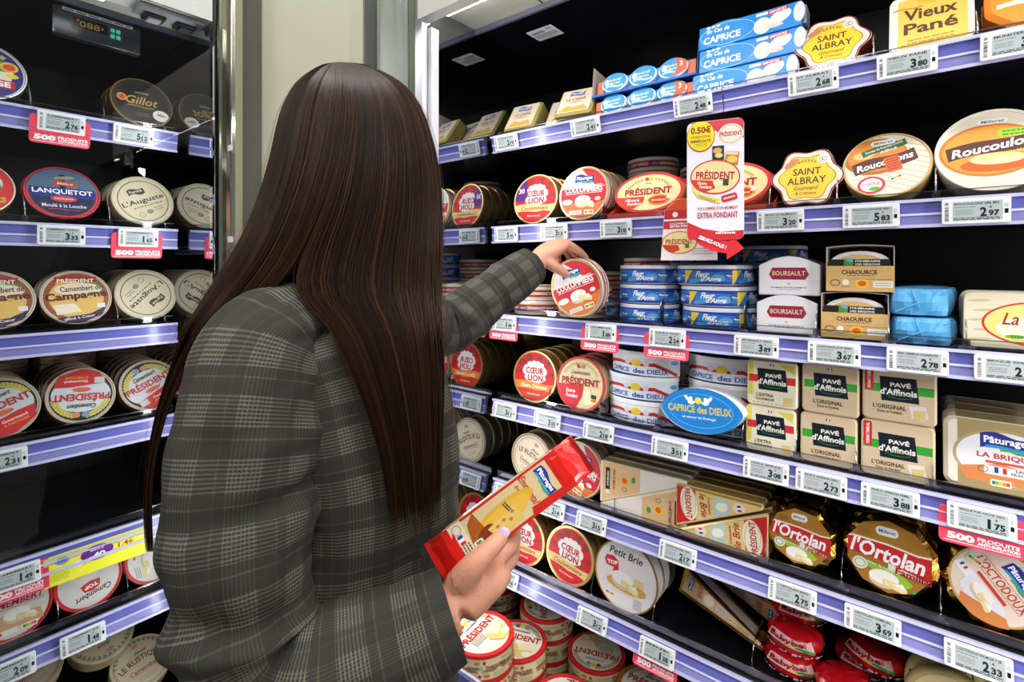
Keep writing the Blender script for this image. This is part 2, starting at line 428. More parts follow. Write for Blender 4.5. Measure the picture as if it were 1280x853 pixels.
boxo('switch_box', -1.232, -1.180, ML-.125, ML-.008, CZ+.527, CZ+.5378, mat('#77787c', .4), hl, .004)
for i in range(2):
    y = ML-.11+i*.055
    s_ = boxo('switch_frame', -1.232, -1.196, y, y+.036, CZ+.521, CZ+.5275, mat('#18181a', .4), hl, .002)
    boxo('rocker', -1.225, -1.203, y+.007, y+.029, CZ+.516, CZ+.522, mat('#8c8c86' if i == 0 else '#2a2a2c', .4), s_, .002)
cl.location.z = hl.location.z = -.022
struct(boxo('floor_plinth_right', MX, XE, .99, 1.52, 0, CZ-1.20, mat('#26272b', .5)))
struct(boxo('floor_plinth_left', -1.80, -1.30, -1.3, ML, 0, CZ-1.15, mat('#26272b', .5)))

# corner: posts, diagonal beige panel, dark returns
def vpanel(name, p, q, th, z0, z1, m, parent=None):
    p = Vector((*p, 0)); q = Vector((*q, 0)); d = (q-p).normalized(); n = Vector((-d.y, d.x, 0))*th
    V = [(*(a.xy), z) for z in (z0, z1) for a in (p, q, q+n, p+n)]
    return raw(name, V, [(3, 2, 1, 0), (4, 5, 6, 7), (0, 1, 5, 4), (1, 2, 6, 5), (2, 3, 7, 6), (3, 0, 4, 7)], parent, [m])
def pt(px, zc): a = (px-640)/640.; return ((.779*a-.627)*zc, (.627*a+.779)*zc)
struct(vpanel('wall_corner', pt(326, 1.17), pt(457, 1.22), .02, 0, 3.1, mat('#9f9e88', .45)))
struct(vpanel('trim_1', pt(299, 1.12), pt(327, 1.165), .01, 0, 3.1, mat('#55554c', .4)))
struct(vpanel('trim_2', pt(456, 1.215), pt(474, 1.25), .01, 0, 3.1, mat('#6a6a66', .5)))
struct(vpanel('wall_corner_side', pt(470, 1.26), pt(530, 1.24), .01, 0, 3.1, mat('#7d8078', .55)))
# door post left: aluminium profile with ribs and glass edge
dl = empty('door_frame', 'ribbed aluminium door post between the left cooler and the beige corner panel', 'door frame', loc=(0, 0, 0))
for k, (a, b_, z1, z2, m) in enumerate(((264, 270, 1.085, 1.085, mat('#b4b2b6', .3, .3)), (270, 278, 1.09, 1.085, mat('#b3b39c', .15, .8)), (278, 283, 1.075, 1.07, mat('#8a8a78', .12, .9)),
        (283, 289, 1.09, 1.10, mat('#66665a', .15, .8)), (289, 294, 1.08, 1.08, mat('#c9c9bd', .1, .9)), (294, 300, 1.09, 1.11, mat('#7d7d70', .2, .7)))):
    vpanel('profile_rib', pt(a, z1), pt(b_, z2), .03, 0, CZ+.75, m, dl)
for zz in (.05, .24, -.2, -.5):
    boxo('clip', *sorted((pt(284, 1.07)[0], pt(291, 1.06)[0])), *sorted((pt(284, 1.07)[1], pt(291, 1.06)[1])), CZ+zz, CZ+zz+.012, mat('#e8e8e8', .2, .6), dl)
dr = empty('door_frame', 'white edged door post beside the right cooler mirror wall', 'door frame')
vpanel('profile_rib', pt(527.5, 1.19), pt(533.5, 1.20), .02, 0, CZ+.75, mat('#c8c6cc', .3), dr)
vpanel('profile_rib', pt(519, 1.18), pt(527.5, 1.19), .02, 0, CZ+.75, mat('#8d8c90', .25, .3), dr)
vpanel('profile_rib', pt(511, 1.175), pt(519, 1.18), .02, 0, CZ+.75, mat('#7b8672', .1, .7), dr)
# open door of the right cooler seen nearly edge-on
od = empty('cooler_door', 'open glass cooler door seen almost edge-on beside the corner panel', 'door')
vpanel('pane', pt(473, 1.16), pt(510, 1.18), .006, 0, CZ+.75, M_OBLIQUE, od)
vpanel('pane_edge', pt(471.5, 1.155), pt(474, 1.155), .006, 0, CZ+.75, mat('#93a08c', .1, .5), od)
vpanel('gasket', pt(491, 1.20), pt(494, 1.20), .01, 0, CZ+.75, mat('#a9b0a8', .15, .7), od)
vpanel('gasket', pt(502, 1.20), pt(504, 1.20), .01, 0, CZ+.75, mat('#9aa59a', .15, .7), od)
mu = empty('door_mullion', 'slim white mullion holding the vertical light bars of the right cooler', 'door frame')
boxo('mullion_post', .612, .64, .740, .768, .1, CZ+.56, mat('#c8c6cc', .3), mu); boxo('mullion_post', -.912, -.898, .815, .838, .1, CZ+.56, mat('#c8c6cc', .3), mu)
# closed glass door of the left cooler
gd = empty('cooler_door', 'closed clear glass door in front of the left cooler shelves', 'door')
boxo('pane', -1.166, -1.160, -1.25, ML-.005, .12, CZ+.512, M_PANE, gd)
boxo('bottom_rail', -1.175, -1.15, -1.25, ML-.005, .08, .12, ALU, gd)
boxo('hinge_rail', -1.175, -1.15, -1.28, -1.25, .08, CZ+.512, ALU, gd)

# ------------------------------------------------------------------ shelves with price rails
RT = [.350, .106, -.130, -.361, -.576, -.802, -1.16]     # rail tops above the lens, right cabinet
LT = [.304, .083, -.130, -.337, -.556, -.728, -.95]
RY, LX = 1.05, -1.33
RDEG = [-14, -3, 5, 10, 16, 20, 20]                      # lean of each rail
def sweep_rail(name, prof, a0, a1, m, parent, side):
    """prof = (depth out, height) ccw"""
    V = []; F = []; n = len(prof)
    for a in (a0, a1):
        for d, h in prof: V.append((a, RY+d, h) if side == 'R' else (LX-d, a, h))
    for i in range(n): F.append((i, (i+1) % n, n+(i+1) % n, n+i))
    F.append(tuple(range(n-1, -1, -1))); F.append(tuple(n+i for i in range(n)))
    return raw(name, V, F, parent, [m])
def rotp(pts, deg, piv):
    a = math.radians(deg); return [(piv[0]+(x-piv[0])*math.cos(a)+(y-piv[1])*math.sin(a), piv[1]-(x-piv[0])*math.sin(a)+(y-piv[1])*math.cos(a)) for x, y in pts]
def shelf(side, i, top, a0, a1, deg, segs):
    z = CZ+top; H = .044
    nm = ['top', 'second', 'third', 'fourth', 'fifth', 'sixth', 'lowest'][i]
    where = 'right' if side == 'R' else 'left'
    s = empty('cooler_shelf', f'{nm} black shelf with lavender price rail in the {where} cooler', 'shelf', f'shelves of the {where} cooler')
    bk = 1.50 if side == 'R' else 1.78
    if side == 'R': boxo('shelf_board', a0, a1, RY+.012, bk, z-.026, z-.002, mat('#15161a', .32), s)
    else: boxo('shelf_board', -bk, LX-.012, a0, a1, z-.026, z-.002, mat('#15161a', .32), s)
    piv = (0, z-H/2)
    for b0, b1 in segs:
        R_ = lambda p: rotp(p, deg, piv)
        sweep_rail('price_rail', R_([(0, z-H), (0, z), (.006, z), (.006, z-H)]), b0, b1, LAV, s, side)
        sweep_rail('rail_lip', R_([(-.005, z-.0035), (-.005, z+.0015), (.008, z+.0015), (.008, z-.0035)]), b0, b1, LAV, s, side)
        sweep_rail('rail_lip', R_([(-.005, z-H), (-.005, z-H+.005), (.001, z-H+.005), (.001, z-H)]), b0, b1, LAV, s, side)
        sweep_rail('rail_band', R_([(-.0010, z-.021), (-.0010, z-.0045), (.001, z-.0045), (.001, z-.021)]), b0, b1, LAVD, s, side)
        sweep_rail('rail_band', R_([(-.0008, z-.038), (-.0008, z-.025), (.001, z-.025), (.001, z-.038)]), b0, b1, LAVV, s, side)
        sweep_rail('rail_ridge', R_([(-.0028, z-.0245), (-.002, z-.021), (.001, z-.021), (.001, z-.0245)]), b0, b1, LAV, s, side)
        # clear front stop standing on the board
        sweep_rail('front_stop', [(.022, z-.001), (.022, z+.016), (.0235, z+.016), (.0235, z-.001)], b0, b1, M_CLEAR, s, side)
        sweep_rail('front_stop_edge', [(.0215, z+.0145), (.0215, z+.0165), (.024, z+.0165), (.024, z+.0145)], b0, b1, M_EDGE, s, side)
    return s
for i, t in enumerate(RT[:6]):
    a0 = MX+.012
    shelf('R', i, t, a0, XE-.01, RDEG[i], [(a0, -.31 if i == 0 else -.28), (-.278 if i else -.308, XE-.01)] if i in (0,) else [(a0, XE-.01)])
for i, t in enumerate(LT[:6]):
    shelf('L', i, t, -1.28, ML-.012, [-12, -4, 3, 8, 12, 16, 16][i], [(-1.28, ML-.012)])

# dividers: clear blades standing on the boards
def make_divider():
    o = empty('shelf_divider', cat='divider')
    h = .062; D = .085; P = [(0.0, 0), (D, 0), (D, h), (.035, h)]
    for k in range(1, 7): t = k/7; P.append((.035-.035*math.sin(t*PI/2), h-.045*(1-math.cos(t*PI/2))))
    V = [(x, y, z) for x in (-.0006, .0006) for y, z in P]; n = len(P)
    F = [tuple(range(n)), tuple(range(2*n-1, n-1, -1))]+[(i, n+i, n+(i+1) % n, (i+1) % n) for i in range(n)]
    raw('blade', V, F, o, [M_CLEAR])
    pts = [(0, y-.0002, z) for y, z in ([(D, h), (.035, h)]+P[4:]+[(0, 0)])]
    V, F = tube(pts, .0011, 5); raw('blade_edge', V, F, o, [M_EDGE])
    b = bmesh.new(); bx(b, -.011, .011, -.004, .008, 0, .004, 0, .001); bx(b, -.005, .005, -.002, .004, .003, .016, 0, .001); bx(b, -.009, -.006, -.004, .0, .003, .007); bx(b, .006, .009, -.004, 0, .003, .007)
    obj('foot', b, o, [M_EDGE]); return o
def divider(side, i, px):
    top = RT[i] if side == 'R' else LT[i]
    M = pose(side, RX(px, RY+.026) if side == 'R' else LY(px, LX-.026), (RY+.026) if side == 'R' else (LX-.026), top-.001)
    nm = ['top', 'second', 'third', 'fourth', 'fifth', 'sixth'][i]
    put(make_divider, M, '', f'clear dividers in the {"right" if side=="R" else "left"} cooler', 'divider')
    return PROTO and None
DIVS = {('R', 0): [1092, 1222], ('R', 1): [752, 962, 1046, 1170], ('R', 2): [757, 824, 929, 1020, 1111, 1208],
        ('R', 3): [685, 749, 822, 928, 995, 1070, 1166], ('R', 4): [692, 768, 838, 957, 1052, 1176], ('R', 5): [739, 816, 940, 1106],
        ('L', 0): [38, 130], ('L', 1): [31, 137], ('L', 2): [147], ('L', 3): [], ('L', 4): [], ('L', 5): [73, 160]}
for (sd, i), xs in DIVS.items():
    for j, px in enumerate(xs):
        top = (RT if sd == 'R' else LT)[i]; d0 = (RY+.028) if sd == 'R' else (LX-.028)
        M = pose(sd, RX(px, d0) if sd == 'R' else LY(px, d0), d0, top-.0015)
        place = ['leftmost', 'second from the left', 'third from the left', 'fourth from the left', 'fifth from the left', 'sixth from the left', 'rightmost'][j]
        nm = ['top', 'second', 'third', 'fourth', 'fifth', 'sixth'][i]
        put(make_divider, M, f'clear plastic divider, {place} on the {"right" if sd=="R" else "left"} cooler\'s {nm} shelf', 'clear dividers standing on the cooler shelves', 'divider')

# ------------------------------------------------------------------ electronic price labels
def price_label(side, i, px, price, title, under='', depth_off=0, off=0, label=None, lit='#b9c2c2', w=78, dz=0):
    top = (RT if side == 'R' else LT)[i]; deg = (RDEG[i] if side == 'R' else [-12, -4, 3, 8, 12, 16, 16][i])
    z = top-.022+dz
    d = (RY-.0065) if side == 'R' else (LX+.0065)
    al = RX(px, d) if side == 'R' else LY(px, d)
    nm = ['top', 'second', 'third', 'fourth', 'fifth', 'sixth'][i]
    o = empty('price_label', label or f'electronic price label reading {price} under the {under}', 'price label', 'electronic price labels on the rails')
    o.matrix_world = pose(side, al, d, z, deg)
    V, F, MI = prism(o_rect(w/1000, .038, .003, 4), .006, .0008, base=0); V = [(x, y-.004, zz) for x, y, zz in V]
    raw('case', V, F, o, [mat('#dfe0e0', .4)])
    a = Art(); k = w/78
    a.rect(2*k, 0, 56*k, 29, lit, 1); a.txt(title, 1*k, 11, 50*k, '#2d3336', 3.6, bold=.02); a.lines(-12*k, 6, 24*k, 1, 2, '#59605f', .9, 4)
    a.lines(-13*k, -1.5, 20*k, 3, 2.6, '#6d7474', .8, int(px)); a.lines(1*k, -11.6, 52*k, 2, 2.1, '#2d3336', 1.1, int(px)+1)
    e, c = price.split('.')
    a.txt(e, 9*k, -2, (3.6 if e == '1' else 7.5)*k, '#22272a', 14, bold=.03); a.txt(c, 20.5*k, -4, 12*k, '#22272a', 9, bold=.03); a.txt('€', 17*k, 5, 3, '#22272a', 3.2)
    a.at(-33*k, -3, 90); a.bars(0, 0, 22, 4.5, '#55585a', 9, int(px)); a.at(-33*k, 12, 0); a.rect(0, 0, 4, 4, '#8d9092'); a.at()
    a.rect(34*k, -2, 4, 6.5, '#17181a', .6); a.lines(34*k, 7, 5, 3, 2, '#8d9092', .7, 2)
    a.build('display', o, lambda x, y, e_: (x, -.004-e_, y), rough=.3)
    return o
def promo_tag(side, i, px, where, w=100):
    top = (RT if side == 'R' else LT)[i]; deg = (RDEG[i] if side == 'R' else [-12, -4, 3, 8, 12, 16, 16][i])
    d = (RY-.0055) if side == 'R' else (LX+.0055)
    al = RX(px, d) if side == 'R' else LY(px, d)
    o = empty('promotion_tag', f'red promotional tag {where}', 'price tag', 'red promotional tags on the rails')
    o.matrix_world = pose(side, al, d, top-.039, deg)
    V, F, MI = prism(o_rect(w/1000, .054, .007, 4), .0016, .0003, base=0)
    raw('tag_card', V, F, o, [mat('#e2455c', .4)])
    a = Art(); a.txt('500', -23, -15, 32, '#ffffff', 10.5, bold=.05); a.txt('PRODUITS', 19, -12.5, 46, '#ffffff', 5.6, bold=.03); a.txt('ANTI-INFLATION', 19, -18.5, 46, '#ffffff', 4.6, bold=.03)
    a.rect(0, -22.8, 86, .9, '#ffffff'); a.build('lettering', o, lambda x, y, e_: (x, -e_, y), rough=.4)
    return o
for (sd, i, px, pr, ti, un) in [
    ('R', 0, 633, '2.19', 'LE CARRE 200G', 'square pack nearest the top left mirror wall'), ('R', 0, 732, '2.41', 'CARRE FRAIS', 'gold-edged square packs beside the scalloped packs'), ('R', 0, 866, '2.48', 'CAPRICE X3', 'blue scalloped carton tray'), ('R', 0, 1016, '2.68', 'ST ALBRAY', 'flower-shaped box on the top shelf'), ('R', 0, 1133, '3.80', 'VIEUX PANE', 'square cream and yellow pack'), ('R', 0, 1270, '3.45', 'MUNSTER 200G', 'orange octagonal pack'),
    ('R', 1, 633, '5.41', 'COULOMMIERS 350G', 'purple-cornered box by the mirror wall'), ('R', 1, 693, '3.13', 'COULOMMIERS', 'white-topped red round box, second shelf'), ('R', 1, 770, '3.18', 'EXTRA FONDANT', 'oval box left of the hanging sign'), ('R', 1, 975, '3.20', 'PETIT ST ALBRAY', 'flower-shaped box on the second shelf'), ('R', 1, 1088, '5.83', 'ROUCOULONS NOISE 300G', 'ridged cream pack with orange sticker'), ('R', 1, 1219, '2.97', 'ROUCOULONS 28% MG', 'white pack with brown banner'),
    ('R', 2, 631, '1.98', 'COULOMMIERS 350G', 'flat red boxes near the mirror wall'), ('R', 2, 751, '1.88', 'COULOMMIERS 350G', 'box gripped by the hand'), ('R', 2, 834, '2.24', 'FLEUR D ANGE', 'blue banded boxes, third shelf'), ('R', 2, 945, '3.89', 'BOURSAULT 200G', 'white domed packs'), ('R', 2, 1042, '3.67', 'CHAOURCE AOP 250G', 'kraft sleeve packs'), ('R', 2, 1146, '2.78', 'BRIE CREMEUX CHARENTES', 'blue paper wrapped cheeses'), ('R', 2, 1262, '2.59', 'BRIQUE 30%MG', 'cream pack with yellow oval'),
    ('R', 3, 631, '3.11', 'COULOMMIERS', 'mirror-side end of the fourth shelf'), ('R', 3, 684, '3.35', 'COULOMMIERS', 'red and orange box, fourth shelf'), ('R', 3, 748, '2.18', 'COULOMMIERS 30%', 'cream red-bordered box, fourth shelf'), ('R', 3, 837, '3.51', 'CAPRICE DES DIEUX', 'stack of almond-shaped boxes'), ('R', 3, 957, '3.08', 'PAVE D AFFINOIS', 'red-banded square packs'), ('R', 3, 1026, '2.73', 'PAVE D AFFINOIS 200G', 'small green-banded square packs'), ('R', 3, 1112, '3.88', 'PAVE D AFFINOIS FAMIL', 'large green-banded square packs'), ('R', 3, 1226, '1.75', 'BRIQUE PUR VACHE 200G', 'cream pack with white oval label'),
    ('R', 4, 632, '4.05', 'COULOMMIERS', 'cream box with brown lettering, fifth shelf'), ('R', 4, 689, '2.14', 'COULOMMIERS', 'upper end of the held red pack'), ('R', 4, 739, '3.15', 'POINTE DE BRIE', 'beige wedge packs'), ('R', 4, 847, '2.17', 'POINTE DE BRIE 200G', 'red-ended wedge packs'), ('R', 4, 990, '2.75', 'L ORTOLAN 200G', 'smaller gold foil cheese'), ('R', 4, 1090, '3.69', 'ORTOLAN FAMILIAL', 'larger gold foil cheese'), ('R', 4, 1222, '2.33', 'L OCTODOUX FROM DE V 28', 'sideways-labelled gold foil cheese'),
    ('R', 5, 633, '2.16', 'COULOMMIERS', 'red boxes beside the near hand'), ('R', 5, 740, '3.12', 'PETIT BRIE 500G', 'red gold-rimmed box by a divider, sixth shelf'), ('R', 5, 821, '1.38', 'BRIE', 'large white cheese wheel'),
    ('L', 0, 77, '2.76', 'CAMEMBERT', 'navy box at the top left'), ('L', 0, 167, '5.12', 'CAMEMBERT AOP', 'black box with gold lettering'), ('L', 1, 77, '3.33', 'CAMEMBERT DOUX', 'navy box with red ring'), ('L', 1, 173, '1.65', 'CAMEMBERT', 'cream box with black lettering, left cooler'), ('L', 3, 1, '2.31', 'CAMEMBERT', 'laurel boxes, cut by the left frame'), ('L', 4, 18, '1.49', 'CAMEMBERT', 'empty shelf of the left cooler'), ('L', 5, 104, '1.48', 'CAMEMBERT 20%', 'upside-down red-edged box'), ('L', 5, 12, '2.09', 'CAMEMBERT', 'box with blue wavy logo, left cooler')]:
    price_label(sd, i, px, pr, ti, un, w=78 if sd == 'R' else 72, dz=-.004 if (sd == 'L' and i > 3) else 0)
for sd, i, px, wh in [('R', 2, 629, 'near the mirror wall under the flat red boxes'), ('R', 2, 749, 'below the box gripped by the hand'), ('R', 2, 832, 'below the blue banded boxes'), ('R', 3, 1226, 'below the pack with white oval, right edge'), ('R', 5, 819, 'below the large white cheese wheel'),
                      ('L', 0, 76, 'below the navy box at the top left'), ('L', 1, 172, 'below the cream box, left cooler'), ('L', 4, 22, 'beside the long yellow price strip')]:
    promo_tag(sd, i, px, wh, 98 if sd == 'R' else 92)
dl_ = price_label('R', 5, 600, '2.16', 'COULOMMIERS', 'hand side end of the lowest deck rail'); dl_.matrix_world = pose('R', -.812, .770, -.885, 0)
# long yellow price strip on the fifth left rail
yo = empty('promotion_strip', 'long yellow price strip with purple oval below the fifth left rail', 'price strip')
yo.matrix_world = pose('L', LY(122, LX+.006), LX+.006, LT[4]-.040, 12)
V, F, MI = prism(o_rect(.165, .055, .001, 2), .0012, .0002, base=0); raw('strip_card', V, F, yo, [mat('#e6e23c', .35)])
a = Art(); a.rect(-79, 2, 8, 54, '#e2455c'); a.rect(0, 19, 165, 14, '#c7c48c'); a.ell(0, 8, 27, 14, '#6b2c8e'); a.txt('-40', 0, 3, 26, '#ffffff', 10, bold=.03); a.txt('MARCA DI', 0, 14, 22, '#e6dff0', 4)
a.ell(-32, -2, 10, 6, '#f4f4f4'); a.txt('0,-', -32, -2, 11, '#333333', 6); a.txt('1.46', 48, 8, 26, '#c9362f', 9, bold=.02); a.lines(-60, -14, 30, 4, 3, '#8e8c3a', .8, 4); a.lines(50, -2, 30, 2, 3, '#c97a2f', .8, 5)
a.ell(-55, 14, 11, 7, '#8f9bc4'); a.txt('100', -55, 14, 12, '#2b3590', 6); a.build('lettering', yo, lambda x, y, e_: (x, -e_, y))
# temperature display under the left canopy
td = empty('thermometer_display', 'black digital temperature display with four green keys under the left canopy', 'display', loc=(-1.315, .286, CZ+.482), rz=PI/2)
b = bmesh.new(); bx(b, -.072, .072, 0, .02, -.028, .030, 0, .003); bx(b, -.06, .06, .004, .016, .03, .058); o_ = obj('panel', b, td, [mat('#202326', .2, coat=.4)])
a = Art().at(0, 0, 0, .60); a.rect(-2, 5, 142, 50, '#2f3436', 2); a.rect(-22, 8, 90, 34, '#0c0d0e', 1); a.txt('088', -24, 7, 54, '#8a7a4a', 20, bold=.0); a.ell(-55, 16, 3.5, 3.5, '#e0452a'); a.ell(10, 8, 3.5, 3.5, '#e0452a')
for p in ((38, 14), (54, 14), (38, -6), (54, -6)): a.rect(p[0], p[1], 12, 14, '#58c9b4', 2)
a.rect(0, 42, 190, 9, '#b9bdc6'); a.lines(0, 42, 180, 1, 3, '#2a2c34', 4, 5); a.build('readout', td, lambda x, y, e_: (x, -e_, y), rough=.2)
td.rotation_euler = (math.radians(0), 0, PI/2)
# ------------------------------------------------------------------ product builders
def disc(name, R, T, side, rim, art, sideart=None, seg=56, rimw=.0028, sm=None, metalrim=True, lid=.45):
    o = empty(name); ol = o_circle(R, seg)
    prism_obj('box', ol, T, o, [mat(side, .4) if isinstance(side, str) else side]*2, bev=.0012)
    rm = mat(rim, .3, .75 if metalrim else 0)
    # lid collar a little proud of the box, with its rolled rim
    V = []; F = []; n = seg; prof = [(R+.0010, T*lid), (R+.0014, .0010), (R+.0004, -.0012), (R-rimw, -.0012), (R-rimw-.0004, 0)]
    for r, y in prof:
        for k in range(n): t = 2*PI*k/n; V.append((r*math.cos(t), y, R+r*math.sin(t)))
    for j in range(len(prof)-1):
        for k in range(n): F.append((j*n+k, j*n+(k+1) % n, (j+1)*n+(k+1) % n, (j+1)*n+k))
    raw('lid_rim', V, [f[::-1] for f in F], o, [mat(side, .4) if isinstance(side, str) else side, rm], False, [0]*n+[1]*(len(F)-n))
    art.build('lid_print', o, on_front(R))
    if sideart:
        sideart.build('side_print', o, on_rim_top(R+.0018, R, T), slice_=6)
        sideart.build('side_print', o, on_round(R+.0018, R, T), slice_=6)
    return o
def hull(r, n=40): return [(r*math.cos(2*PI*i/n), r*math.sin(2*PI*i/n)) for i in range(n)]
def ehull(a, b, n=40): return [(a*math.cos(2*PI*i/n), b*math.sin(2*PI*i/n)) for i in range(n)]

def a_lion(promo=False, gold=True):
    a = Art(hull(63)); a.ell(0, 0, 63, 63, '#d8202c'); a.ell(0, 0, 63, 63, '#e8d9a0') if False else None
    for x, y, r in ((-40, 34, 13), (-20, 47, 12), (38, 36, 13), (14, 48, 11), (-50, 10, 10), (52, 8, 9)):
        a.ell(x, y, r, r*.8, '#c4141f'); a.ell(x+3, y+2, r*.5, r*.3, '#3f5b2c', 30)
    for x, y in ((-16, 31), (-4, 34), (9, 34), (20, 30), (-26, 22)): a.ell(x, y, 8, 7, '#f6f2ef')
    a.ell(0, 14, 38, 19, '#f6f2ef'); a.ell(2, -3, 33, 14, '#f6f2ef')
    if promo: a.poly([(-63, 45), (-30, 55), (-26, 6), (-40, -6), (-63, -2)], '#5b2a86'); a.txt('30', -45, 24, 18, '#ffffff', 14)
    a.txt('CŒUR', 0, 15, 56, '#c4141f', 17, bold=.03); a.txt('LION', 3, -4, 48, '#c4141f', 17, bold=.03)
    a.wave(0, -25, 130, 20, '#f28a2a' if gold else '#ead28a', .12); a.txt("l'Extra Crémeux" if gold else 'Coulommiers', 0, -25, 84, '#fff6da' if gold else '#b3141f', 11, shear=.3)
    a.poly([(-63, -38), (-30, -33), (0, -36), (30, -33), (63, -38), (40, -63), (-40, -63)], '#d23a24' if gold else '#d8202c'); a.txt('FROMAGE', 0, -46, 40, '#f4d9c0', 4, bold=.02)
    return a
GOLDS = mat('#c6a865', .35, .55)
def side_lion():
    a = Art()
    for k in (-1, 0, 1): a.txt('Coulommiers', 66*k, -4, 50, '#a3251f', 9, shear=.2)
    return a
def make_lion(): return disc('round_cheese_box', .0665, .034, GOLDS, '#d9bd7a', a_lion(), side_lion())
def make_lion_promo(): return disc('round_cheese_box', .0665, .034, GOLDS, '#d9bd7a', a_lion(True, False), side_lion())
def make_lion_plain(): return disc('round_cheese_box', .0690, .036, GOLDS, '#d9bd7a', a_lion(False, False), side_lion())
def a_president(bg='#f1dfb0', red='#d8303a', R=63):
    a = Art(hull(R)); a.ell(0, 0, R, R, '#d4453a'); a.ell(0, 0, R-2, R-2, bg)
    a.laurel(R-12, 30, 75, 7, '#b9b56a'); a.laurel(R-12, 150, 105, 7, '#b9b56a')
    a.ell(-6, 44, 6, 6, '#d8303a'); a.ell(6, 44, 6, 6, '#8f9bc4'); a.ell(0, 48, 5, 5, '#e8c34a')
    a.txt('Coulommiers', 0, 28, 52, '#7c7a80', 10, shear=.3)
    a.poly([(-R, -4), (10, -2), (6, -30), (-12, -R), (-R, -40)], red); a.txt('Extra', -26, -18, 26, '#ffffff', 9, shear=.2); a.txt('Fondant', -22, -30, 34, '#ffffff', 9, shear=.2)
    a.president(0, 8, 104, h=22, c='#b3141f')
    a.poly([(10, -14), (28, -8), (40, -44), (14, -50)], '#f6ebc6'); a.rect(38, -26, 14, 9, '#3c3c34'); a.rect(38, -35, 14, 5, '#e07f2c')
    return a
def make_president(): return disc('round_cheese_box', .0665, .034, '#d3c39a', '#d4453a', a_president(), None, metalrim=False)
def a_coul():
    a = Art(hull(64)); a.ell(0, 0, 64, 64, '#e9e2dc'); a.poly([(-64, 14), (64, 14), (64, -64), (-64, -64)], '#cf2430'); a.poly([(-10, 64), (64, 64), (64, 14), (30, 20)], '#d8303a')
    a.poly([(-64, -14), (-30, -22), (0, -34), (64, -20), (64, -64), (-64, -64)], '#d9793a'); a.patur(0, 37, 52)
    a.txt('COULOMMIERS', 0, 10, 106, '#ffffff', 15, bold=.02); a.rect(0, 0, 104, 1, '#ffffff'); a.rect(0, 20, 104, 1, '#ffffff')
    a.ell(-44, -20, 16, 7, '#f3efe6'); a.wheel(0, -18, 36); a.ell(42, -16, 8, 5, '#e9e2dc')
    a.rect(-18, -48, 36, 10, '#f2efe8', 1); a.lines(-18, -48, 30, 2, 4, '#3a4a6a', 1.6, 3); a.nutri(20, -48, 26); return a
def a_coulside():
    a = Art()
    a.rect(0, 0, 400, 17, '#b91f2a')
    for k in range(-2, 3): a.txt('COULOMMIERS', 78*k-12, 0, 54, '#f2e4dc', 8, bold=.02); a.patur(78*k+30, 0, 20)
    a.rect(0, 9.5, 400, 1.6, '#d9b873'); a.rect(0, -9.5, 400, 1.6, '#d9b873'); return a
def make_coul(): return disc('round_cheese_box', .068, .036, '#e3ded8', '#dfc58a', a_coul(), a_coulside())
def a_rust(c='#f0e2c6', R=58, word='Coulommiers'):
    a = Art(hull(R)); a.ell(0, 0, R, R, c); a.ring(0, 0, R-4, R-4, 1.2, '#8a6a4a'); a.ring(0, 0, R-7, R-7, .6, '#8a6a4a')
    a.txt('LE RUSTIQUE', 0, 8, 88, '#6b4526', 16, arc=120, bold=.01); a.txt('doux', 6, 24, 26, '#6b4526', 8, shear=.3); a.txt(word, 0, -16, 60, '#b5453f', 11, shear=.3); a.rect(0, -24, 56, .8, '#b5453f', rot=3)
    a.lines(0, -36, 36, 3, 4, '#a88a6a', 1, 3); a.ell(0, 40, 7, 5, '#d79b93'); return a
def make_rust(): return disc('round_cheese_box', .063, .034, '#8d7d66', '#cdb98f', a_rust(), None, rimw=.0015, metalrim=False)
def a_presbox(brown=False, R=70):
    rc = '#a8642c' if brown else '#d42a2c'
    a = Art(hull(R)); a.ell(0, 0, R, R, rc); a.ell(0, 0, R-6, R-6, '#e9e4d2'); a.laurel(R-14, 20, 80, 9, '#9aa26a', l=8); a.laurel(R-14, 160, 100, 9, '#9aa26a', l=8)
    a.ell(0, 50, 7, 7, '#e3d23a'); a.ell(-13, 47, 6, 6, '#c9343a'); a.ell(13, 47, 6, 6, '#8f9bc4'); a.txt('Brie' if brown else 'Coulommiers', 0, 32, 50, '#5a5a55', 9, shear=.3)
    a.president(0, 12, 118, h=24, c='#b3202a'); a.lines(-22, -12, 40, 4, 5, '#6a675c', 1.8, 6)
    a.poly([(2, -10), (50, -2), (58, -22), (16, -34)], '#efe0bc'); a.poly([(2, -10), (16, -34), (10, -56), (-8, -30)], '#e0c878'); a.poly([(16, -34), (50, -26), (40, -52), (10, -56)], '#eed06a'); a.ell(36, -42, 12, 9, '#f2ecd6')
    return a
def a_presside(brown=False):
    a = Art(); a.rect(0, 25, 500, 6, '#a8642c' if brown else '#cf2c2e')
    for k in range(-2, 3): a.president(100*k, 4, 46, h=10, c='#a4262c' if not brown else '#b5605a'); a.txt('Coulommiers' if not brown else 'Brie', 100*k+48, 4, 34, '#6f5c3a', 8, shear=.3); a.rect(100*k+20, -14, 12, 6, '#d9862f'); a.rect(100*k+36, -14, 6, 6, '#b3202a'); a.lines(100*k-10, -14, 30, 2, 4, '#8d8660', 1.2, 8)
    return a
def make_presbox():
    o = disc('tall_round_cheese_box', .074, .055, '#ddd5a6', '#d42a2c', a_presbox(), a_presside(), metalrim=False, lid=.14, rimw=.004); return o
def make_presbrown():
    o = disc('tall_round_cheese_box', .080, .055, '#d9c7a2', '#a8642c', a_presbox(True, 76), a_presside(True), metalrim=False, lid=.14, rimw=.004); return o
